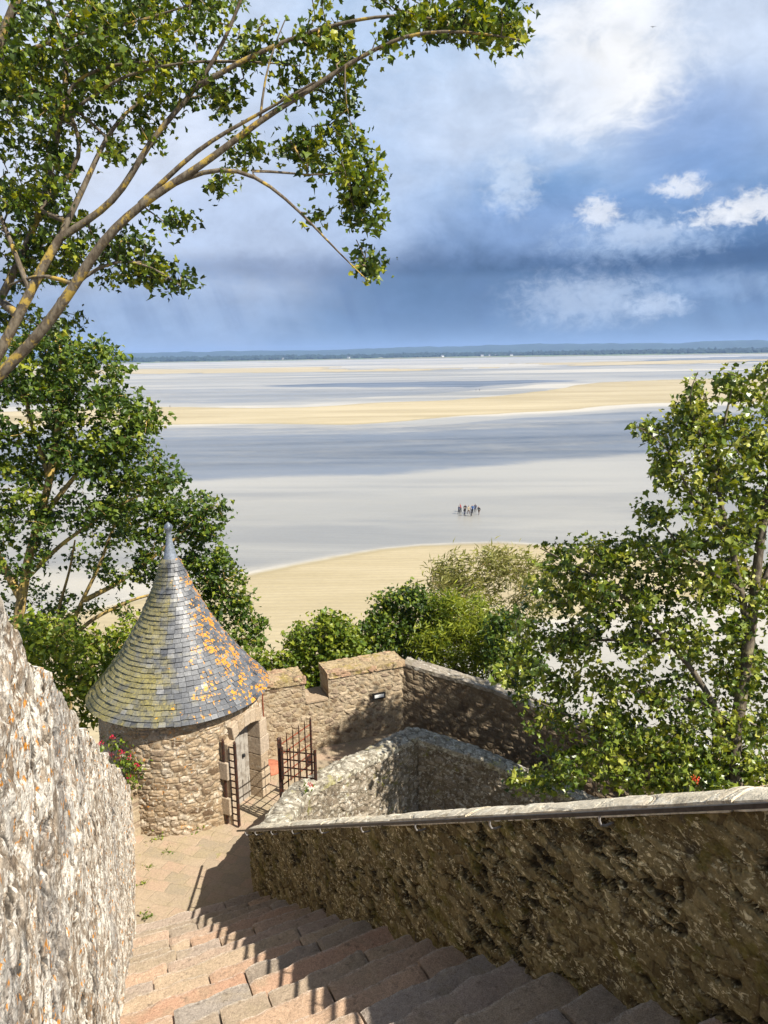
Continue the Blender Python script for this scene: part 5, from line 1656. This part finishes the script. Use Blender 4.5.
shrub((455, 690), 18.6, [(450, 650, 34, 26, 18.8, .7, 70), (480, 665, 26, 24, 18.4, .6, 50), (430, 645, 18, 14, 18.8, .5, 20), (470, 625, 30, 20, 19.0, .6, 44), (500, 690, 20, 14, 17.8, .4, 20), (440, 615, 16, 16, 19.2, .5, 20), (500, 645, 22, 20, 18.6, .5, 26), (455, 605, 22, 12, 19.4, .4, 16)],
      'pale feathery green shrub leaning over the shaded rampart wall', 113, M['leafC'], SLIM, .17, 40, .15, wind=(.6, 0, .2), tmu=.72, up=.3)
shrub((500, 690), 17.0, [(505, 650, 26, 24, 17.2, .6, 36), (500, 625, 18, 16, 17.4, .5, 20), (525, 665, 22, 18, 17.0, .5, 24)],
      'small dark shrub between the feathery shrub and the big right-hand tree', 115, M['leafB'], MAPLE, .095, 20, .13, tmu=.35)
shrub((475, 660), 22.0, [(440, 575, 22, 18, 22, .7, 26), (455, 600, 26, 22, 22, .7, 22), (480, 565, 30, 18, 22, .7, 36), (510, 570, 26, 18, 22, .7, 24), (440, 600, 18, 20, 22, .7, 14), (490, 598, 34, 22, 22, .7, 26), (530, 590, 20, 24, 22, .7, 18), (470, 625, 30, 20, 21.6, .6, 14), (560, 600, 24, 20, 22, .6, 12)],
      'thin straw-coloured willow bush blown to the right above the shrubs', 114, M['leafD'], SLIM, .20, 30, .17, name='willow_bush', wind=(1.3, 0, .4), droop=.0, up=.2, tmu=.45, bark='barkB', r_tip=.004, nst=8)
shrub((270, 680), 17.4, [(262, 668, 10, 8, 17.4, .4, 10), (282, 662, 16, 8, 17.6, .4, 16), (275, 690, 22, 18, 17.4, .4, 30), (255, 660, 10, 10, 17.6, .4, 10)],
      'low leafy growth behind the left merlon beside the turret roof', 116, M['leafC'], MAPLE, .095, 20, .12, tmu=.55)

# --- the big tree on the right, rooted in the garden below the stair wall
e0 = np.array([5.50, 11.1, -11.2])
KE = 1.19
make_tree('sycamore_tree', 'large wind-ruffled sycamore with open pale leaves on the right', 'tree', e0.tolist(), [
    ([e0, at(738, 800, 11.30), at(733, 750, 11.42), at(742, 690, 11.54), at(752, 620, 11.66), at(760, 540, 11.78), at(775, 450, 11.90)], .17, .05),
    (poly_at([(733, 750), (712, 700), (690, 665), (665, 640), (640, 610), (600, 578), (560, 558), (540, 548)], 11.42, 12.38), .060, .010),
    (poly_at([(738, 790), (705, 765), (660, 745), (620, 735), (565, 715), (515, 690)], 11.30, 12.26), .055, .010),
    (poly_at([(750, 640), (735, 560), (722, 512), (715, 470), (725, 420), (735, 375)], 11.66, 11.90), .065, .010),
    (poly_at([(728, 535), (687, 492), (675, 459), (666, 442), (637, 427)], 11.66, 11.66), .03, .006),
    (poly_at([(716, 476), (694, 418), (683, 394), (698, 372)], 11.78, 11.78), .026, .006),
    (poly_at([(740, 590), (690, 560), (660, 520), (650, 508)], 11.66, 11.90), .035, .008),
    (poly_at([(665, 640), (620, 640), (570, 640), (530, 640)], 11.90, 12.38), .035, .008),
    (poly_at([(755, 600), (790, 520), (790, 420), (768, 370)], 11.78, 12.14), .05, .010),
    (poly_at([(715, 705), (690, 700), (640, 690), (590, 690)], 11.54, 11.90), .035, .008),
    (poly_at([(735, 780), (690, 790), (640, 775), (580, 775)], 11.30, 11.42), .03, .008)],
    [(738, 382, 18, 12, 12.25, 0.45, 12), (700, 378, 7, 7, 12.25, 0.30, 4), (700, 405, 18, 14, 12.13, 0.45, 14), (690, 425, 28, 18, 12.13, 0.60, 24), (755, 405, 20, 20, 12.25, 0.60, 20), (768, 372, 8, 10, 12.25, 0.30, 5),
     (645, 428, 9, 6, 12.01, 0.30, 5), (660, 432, 10, 6, 12.01, 0.30, 5), (668, 458, 13, 22, 12.01, 0.45, 16), (672, 486, 8, 10, 12.01, 0.30, 5), (720, 455, 36, 32, 12.13, 0.90, 50), (755, 480, 26, 50, 12.25, 0.90, 50),
     (700, 500, 22, 18, 12.13, 0.60, 16), (655, 512, 16, 8, 12.13, 0.30, 10), (720, 530, 42, 24, 12.13, 0.90, 44), (620, 548, 26, 16, 12.49, 0.60, 24), (660, 550, 28, 18, 12.25, 0.60, 26),
     (590, 560, 28, 22, 12.61, 0.75, 28), (555, 552, 14, 10, 12.73, 0.45, 8), (560, 585, 34, 20, 12.73, 0.75, 28), (615, 590, 44, 24, 12.49, 1.05, 52), (680, 585, 50, 28, 12.25, 1.05, 58), (740, 590, 36, 40, 12.13, 0.90, 52),
     (545, 625, 36, 26, 12.73, 0.75, 28), (605, 635, 50, 26, 12.49, 1.05, 50), (670, 635, 50, 30, 12.25, 1.05, 56), (740, 655, 34, 32, 12.01, 0.90, 42), (520, 675, 24, 24, 12.61, 0.60, 18), (570, 675, 40, 22, 12.49, 0.75, 30),
     (635, 685, 44, 22, 12.25, 0.75, 30), (700, 690, 40, 26, 12.01, 0.90, 34), (755, 710, 20, 36, 11.89, 0.60, 24), (540, 715, 26, 16, 12.49, 0.60, 14), (600, 725, 40, 18, 12.25, 0.75, 22), (670, 735, 44, 20, 11.89, 0.75, 28),
     (590, 762, 48, 16, 11.77, 0.75, 42), (650, 772, 44, 14, 11.65, 0.75, 40), (720, 770, 40, 18, 11.54, 0.75, 34), (545, 782, 28, 10, 11.89, 0.45, 20), (760, 765, 20, 20, 11.54, 0.60, 16), (805, 480, 36, 60, 12.3, .8, 60), (810, 600, 44, 60, 12.2, .9, 70), (815, 400, 26, 34, 12.4, .6, 26), (810, 700, 44, 50, 11.9, .8, 50), (860, 560, 30, 90, 12.4, .9, 50), (690, 745, 50, 16, 11.60, 0.6, 40), (735, 735, 36, 26, 11.60, 0.6, 34), (640, 715, 40, 16, 11.8, .6, 22), (700, 782, 70, 10, 11.3, .5, 44), (620, 748, 30, 14, 12.01, 0.60, 16)],
    M['leafE'], M['barkE'], 105, dens=0.80, size=0.090, per=20, spread=0.115, up=0.45, wind=(-.15, 0, -.2), droop=0.6, tmu=0.50, tsd=0.20, r_tip=0.0062)


# --- small plants
def tuft(name, label, cat, spots, leafmat, seed, size=.07, per=30, spread=.07, outline=OVAL, flower=None, group=None, hgt=.12, flower_n=8, petal='petal'):
    """a low plant: short stems, leaves and perhaps flower heads"""
    rng = np.random.default_rng(seed)
    base = spots[0]
    root = empty(name, base, label, cat, group)
    st = MB(); tips = []
    for s in spots:
        for k in range(7):
            e = np.array(s) + np.array([rng.normal(0, spread), rng.normal(0, spread), hgt * rng.uniform(.5, 1.2)])
            m_ = (np.array(s) + e) / 2 + np.array([0, 0, .02])
            st.tube([s, m_, e], [.004, .003, .002], 4); tips.append(e)
    st.build('stems', leafmat, root)
    T = np.array(tips)
    c = np.repeat(T, max(2, per // 7), 0); c = c + rng.standard_normal(c.shape) * spread * .6 - np.array([0, 0, hgt * .3])
    V, Fi, t = leaves(c, size, outline, rng, .5, (0, 0, 0), .1)
    link_mesh('leaves', mesh_np('leaves', V, Fi.ravel(), np.full(len(Fi), 3), {'tint': t}), leafmat, root)
    if flower:
        T2 = T[rng.permutation(len(T))[:flower_n]]
        for h_ in T2:
            c = h_[None] + rng.standard_normal((26, 3)) * np.array([.022, .022, .018]) + np.array([0, 0, .03])
            V, Fi, t = leaves(c, .03, OVAL, rng, .2)
            link_mesh('flower_head', mesh_np('flower_head', V, Fi.ravel(), np.full(len(Fi), 3), {'tint': t}), M[petal], root)
    return root


val = [tuple(at(px, py, 12.45)) for px, py in ((127, 776), (131, 786), (120, 766), (134, 772), (112, 752))]
tuft('valerian_plant', 'flowering plant with small crimson heads on the end of the lichen wall', 'plant', val, M['leafC'], 201, .08, 60, .11, flower=True, hgt=.26, flower_n=9)
weeds = [((175, 838), 'tuft of weeds at the foot of the turret wall, nearest the lichen wall', 202), ((213, 830), 'small weed growing where the turret wall meets the paving', 203)]
for (px, py), lb, sd in weeds:
    p = at_z(px - 18, py, LAND_Z)
    tuft('weed_tuft', lb, 'weed', [(p[0], p[1], LAND_Z - .01)], M['leafC'], sd, .055, 30, .08, hgt=.07)
for px, py, lb, sd in ((150, 868, 'low weed on the landing beside the end of the lichen wall', 211), (166, 852, 'small weed on the paving a step out from the turret wall', 212), (143, 884, 'low green weed just below the landing against the lichen wall', 213)):
    p = at_z(px, py, LAND_Z)
    tuft('weed_tuft', lb, 'weed', [(p[0], p[1], LAND_Z - .01)], M['leafC'], sd, .045, 20, .06, hgt=.04)
p = at_z(146, 905, LAND_Z + .25)
tuft('weed_tuft', 'tiny green weed in the joint of the steps by the lichen wall', 'weed', [(p[0] - .02, p[1], LAND_Z + .02)], M['leafC'], 204, .05, 24, .06, hgt=.05)
for (x, y, z), lb, sd in [((-0.32, 13.72, -8.15), 'straw-green fern clump sprouting from the face of the garden wall', 205), ((-0.62, 13.55, -7.95), 'little green fern sprouting high on the garden wall near its corner', 206)]:
    tuft('wall_fern', lb, 'plant', [(x, y, z), (x + .1, y, z - .05), (x + .18, y - .02, z + .02)], M['leafD'], sd, .10, 60, .08, outline=SLIM, hgt=.14)
p = at(692, 776, 8.6)
tuft('red_flower', 'single bright red bloom among the leaves just above the coping', 'flower', [(p[0], p[1], p[2] - .15)], M['leafE'], 207, .08, 14, .04, flower=True, hgt=.16, flower_n=1, petal='petal_orange')
p = at(300, 812, 12.2)
tuft('pink_wall_flower', 'tiny pink-flowered weed on top of the garden wall below the dark grille', 'plant', [(-1.42, 12.05, -7.38)], M['leafC'], 208, .05, 24, .05, flower=True, hgt=.08, flower_n=1)

# ------------------------------------------------------------------ people
def person_mesh(pose, rnd, cols, detail=2):
    """one continuous body grown from a jointed skeleton; faces take clothing, skin or hair by place"""
    me = bpy.data.meshes.new('person_skeleton')
    lean = pose.get('lean', 0.0); step = pose.get('step', 0.12); arm = pose.get('arm', 0.1)
    J = {'pelvis': (0, 0, .92, .115, .10), 'waist': (0, lean * .25, 1.06, .115, .09), 'chest': (0, lean * .6, 1.30, .15, .105), 'neckb': (0, lean * .8, 1.44, .075, .065),
         'neck': (0, lean * .95, 1.52, .052, .055), 'chin': (0, lean * 1.05 + .015, 1.58, .062, .075), 'head': (0, lean * 1.1, 1.665, .078, .098), 'crown': (0, lean * 1.1 - .005, 1.74, .055, .070)}
    E_ = [('pelvis', 'waist'), ('waist', 'chest'), ('chest', 'neckb'), ('neckb', 'neck'), ('neck', 'chin'), ('chin', 'head'), ('head', 'crown')]
    for s, n in ((-1, 'l'), (1, 'r')):
        f = step * s
        J['hip' + n] = (.09 * s, 0, .86, .095, .095); J['knee' + n] = (.10 * s, f * .6 + .03, .48, .062, .062); J['ank' + n] = (.10 * s, f - .02, .09, .042, .045)
        J['toe' + n] = (.115 * s, f + .15, .035, .038, .032)
        a = arm * s
        J['sho' + n] = (.19 * s, lean * .75, 1.40, .062, .062); J['elb' + n] = (.25 * s, lean * .6 - .03 + a * .3, 1.13, .045, .045); J['wri' + n] = (.24 * s, lean * .6 + .08 + a, .90, .032, .030)
        J['hand' + n] = (.235 * s, lean * .6 + .12 + a, .82, .034, .022)
        E_ += [('pelvis', 'hip' + n), ('hip' + n, 'knee' + n), ('knee' + n, 'ank' + n), ('ank' + n, 'toe' + n), ('neckb', 'sho' + n), ('sho' + n, 'elb' + n), ('elb' + n, 'wri' + n), ('wri' + n, 'hand' + n)]
    ks = list(J)
    me.from_pydata([J[k][:3] for k in ks], [(ks.index(a), ks.index(b)) for a, b in E_], [])
    o = bpy.data.objects.new('person_skeleton', me); C.objects.link(o)
    m = o.modifiers.new('skin', 'SKIN'); m.use_smooth_shade = True
    sv = me.skin_vertices[0].data
    for i, k in enumerate(ks): sv[i].radius = J[k][3:5]
    sv[0].use_root = True
    sb = o.modifiers.new('sub', 'SUBSURF'); sb.levels = detail; sb.render_levels = detail
    dg = bpy.context.evaluated_depsgraph_get(); dg.update()
    new = bpy.data.meshes.new_from_object(o.evaluated_get(dg))
    bpy.data.objects.remove(o); bpy.data.meshes.remove(me)
    for mm in cols: new.materials.append(mm)       # jacket, trousers, skin, hair
    for p_ in new.polygons:
        z = p_.center.z; x = abs(p_.center.x); y = p_.center.y
        k = 0
        if z < .93 and x < .20: k = 1
        if z < .07: k = 3
        if z < .90 and x > .20: k = 2
        if z > 1.50: k = 2
        if z > 1.70 or (z > 1.56 and y < lean * 1.1 - .03): k = 3
        p_.material_index = k; p_.use_smooth = True
    return new


def cloth(name, c): return mat_plain(name, c, .85, .2, 20)
SKIN = cloth('skin', (.45, .26, .18)); HAIR = cloth('dark_hair', (.03, .022, .018))
CL = {k: cloth(k + '_cloth', c) for k, c in dict(navy=(.02, .025, .06), black=(.018, .018, .02), grey=(.09, .09, .10), blue=(.04, .16, .45), red=(.35, .04, .04), sand=(.40, .33, .22), white=(.6, .6, .6), brown=(.12, .07, .04)).items()}
prnd = random.Random(8)
gp_ = 'walkers gathered on the wet sand'
grp = [(459.0, 0.0, 'navy', 'black', .02, 'walker in dark clothes at the left end of the group on the wet sand'), (462.0, .8, 'red', 'black', .12, 'walker in a reddish top bending in the group on the wet sand'),
       (463.6, -.6, 'black', 'navy', .06, 'walker in black third from the left of the group on the wet sand'), (465.8, .5, 'black', 'grey', .14, 'walker in black leaning forward left of the middle of the group'),
       (468.6, 0.0, 'sand', 'brown', .02, 'walker in a sand-coloured top in the middle of the group'), (470.0, -.8, 'grey', 'black', .05, 'walker in grey beside the blue-topped walker'),
       (473.0, .3, 'blue', 'black', .04, 'walker in a bright blue top in the group on the wet sand'), (476.2, .6, 'navy', 'grey', .16, 'walker in navy stooping near the right end of the group'),
       (478.6, -.2, 'black', 'brown', .06, 'walker in black at the right end of the group on the wet sand')]
for px, dy, j, tr, ln, lb in grp:
    g = at_z(px, 514, SAND_Z)
    me = person_mesh(dict(lean=ln, step=prnd.uniform(-.18, .18), arm=prnd.uniform(-.1, .25)), prnd, [CL[j], CL[tr], SKIN, HAIR], 1)
    o = link_mesh('person', me, None)
    o.location = (g[0], g[1] + dy * 3, SAND_Z - .02); o.rotation_euler = (0, 0, prnd.uniform(0, 6.28)); o.scale = (1.45, 1.45, 1.12)
    tag(o, lb, 'person', gp_)
for px, py, j, lb in [(476, 391, 'black', 'left one of two far walkers beside the long sand bar'), (479.5, 391, 'navy', 'right one of two far walkers beside the long sand bar'), (170, 408, 'black', 'lone far walker on the flats near the left trees')]:
    g = at_z(px, py, SAND_Z)
    o = link_mesh('person', person_mesh(dict(lean=.02, step=.1, arm=.1), prnd, [CL[j], CL['black'], SKIN, HAIR], 1), None)
    o.location = (g[0], g[1], SAND_Z - .02); o.rotation_euler = (0, 0, prnd.uniform(0, 6.28)); o.scale = (1.15,) * 3
    tag(o, lb, 'person')
# someone in dark clothes on the lower path, glimpsed through the right-hand tree
h = at(718, 747, 18.2)
pz = -11.92
o = link_mesh('person', person_mesh(dict(lean=.04, step=.14, arm=.22), prnd, [CL['black'], CL['black'], SKIN, HAIR], 2), None)
o.location = (h[0], h[1], pz); o.rotation_euler = (0, 0, R(120))
tag(o, 'person in dark clothes on the lower path glimpsed through the right-hand tree', 'person')

# ------------------------------------------------------------------ a gull high over the bay
bd = empty('bird', at(653, 27, 190).tolist(), 'small dark bird gliding high in the pale cloud', 'bird', None, .4)
b = MB(); bl = bd.location
b.tube([bl + Vector((0, -.32, 0)), bl + Vector((0, -.15, .01)), bl + Vector((0, .1, .02)), bl + Vector((0, .25, .03)), bl + Vector((0, .36, .02))], [.02, .07, .08, .05, .01], 8)
b.build('body', CL['black'], bd, True)
for s in (-1, 1):
    w = MB()
    w.add([bl + Vector((s * .04, .12, .02)), bl + Vector((s * .04, -.1, .01)), bl + Vector((s * .35, -.05, .12)), bl + Vector((s * .35, .15, .13)), bl + Vector((s * .72, -.08, .06)),
           bl + Vector((s * .04, .12, .04)), bl + Vector((s * .04, -.1, .03)), bl + Vector((s * .35, -.05, .135)), bl + Vector((s * .35, .15, .15))],
          [(0, 1, 2, 3), (3, 2, 4), (8, 7, 6, 5), (4, 7, 8)])
    w.build('wing', CL['black'], bd)

# ------------------------------------------------------------------ sea air
def haze():
    m = bpy.data.materials.new('haze_air'); m.use_nodes = True
    t = m.node_tree; t.nodes.clear()
    o_ = t.nodes.new('ShaderNodeOutputMaterial'); v = t.nodes.new('ShaderNodeVolumePrincipled')
    v.inputs['Color'].default_value = (0.40, 0.60, 1.0, 1); v.inputs['Density'].default_value = 0.00008
    t.links.new(v.outputs[0], o_.inputs['Volume'])
    b = MB(); x = 12000; y0 = -200; y1 = 12000; z0 = SAND_Z - 3; z1 = 120
    b.box8([(-x, y0, z0), (x, y0, z0), (x, y1, z0), (-x, y1, z0), (-x, y0, z1), (x, y0, z1), (x, y1, z1), (-x, y1, z1)])
    tag(b.build('haze', m), kind='stuff')


USE_HAZE = True
if USE_HAZE: haze()
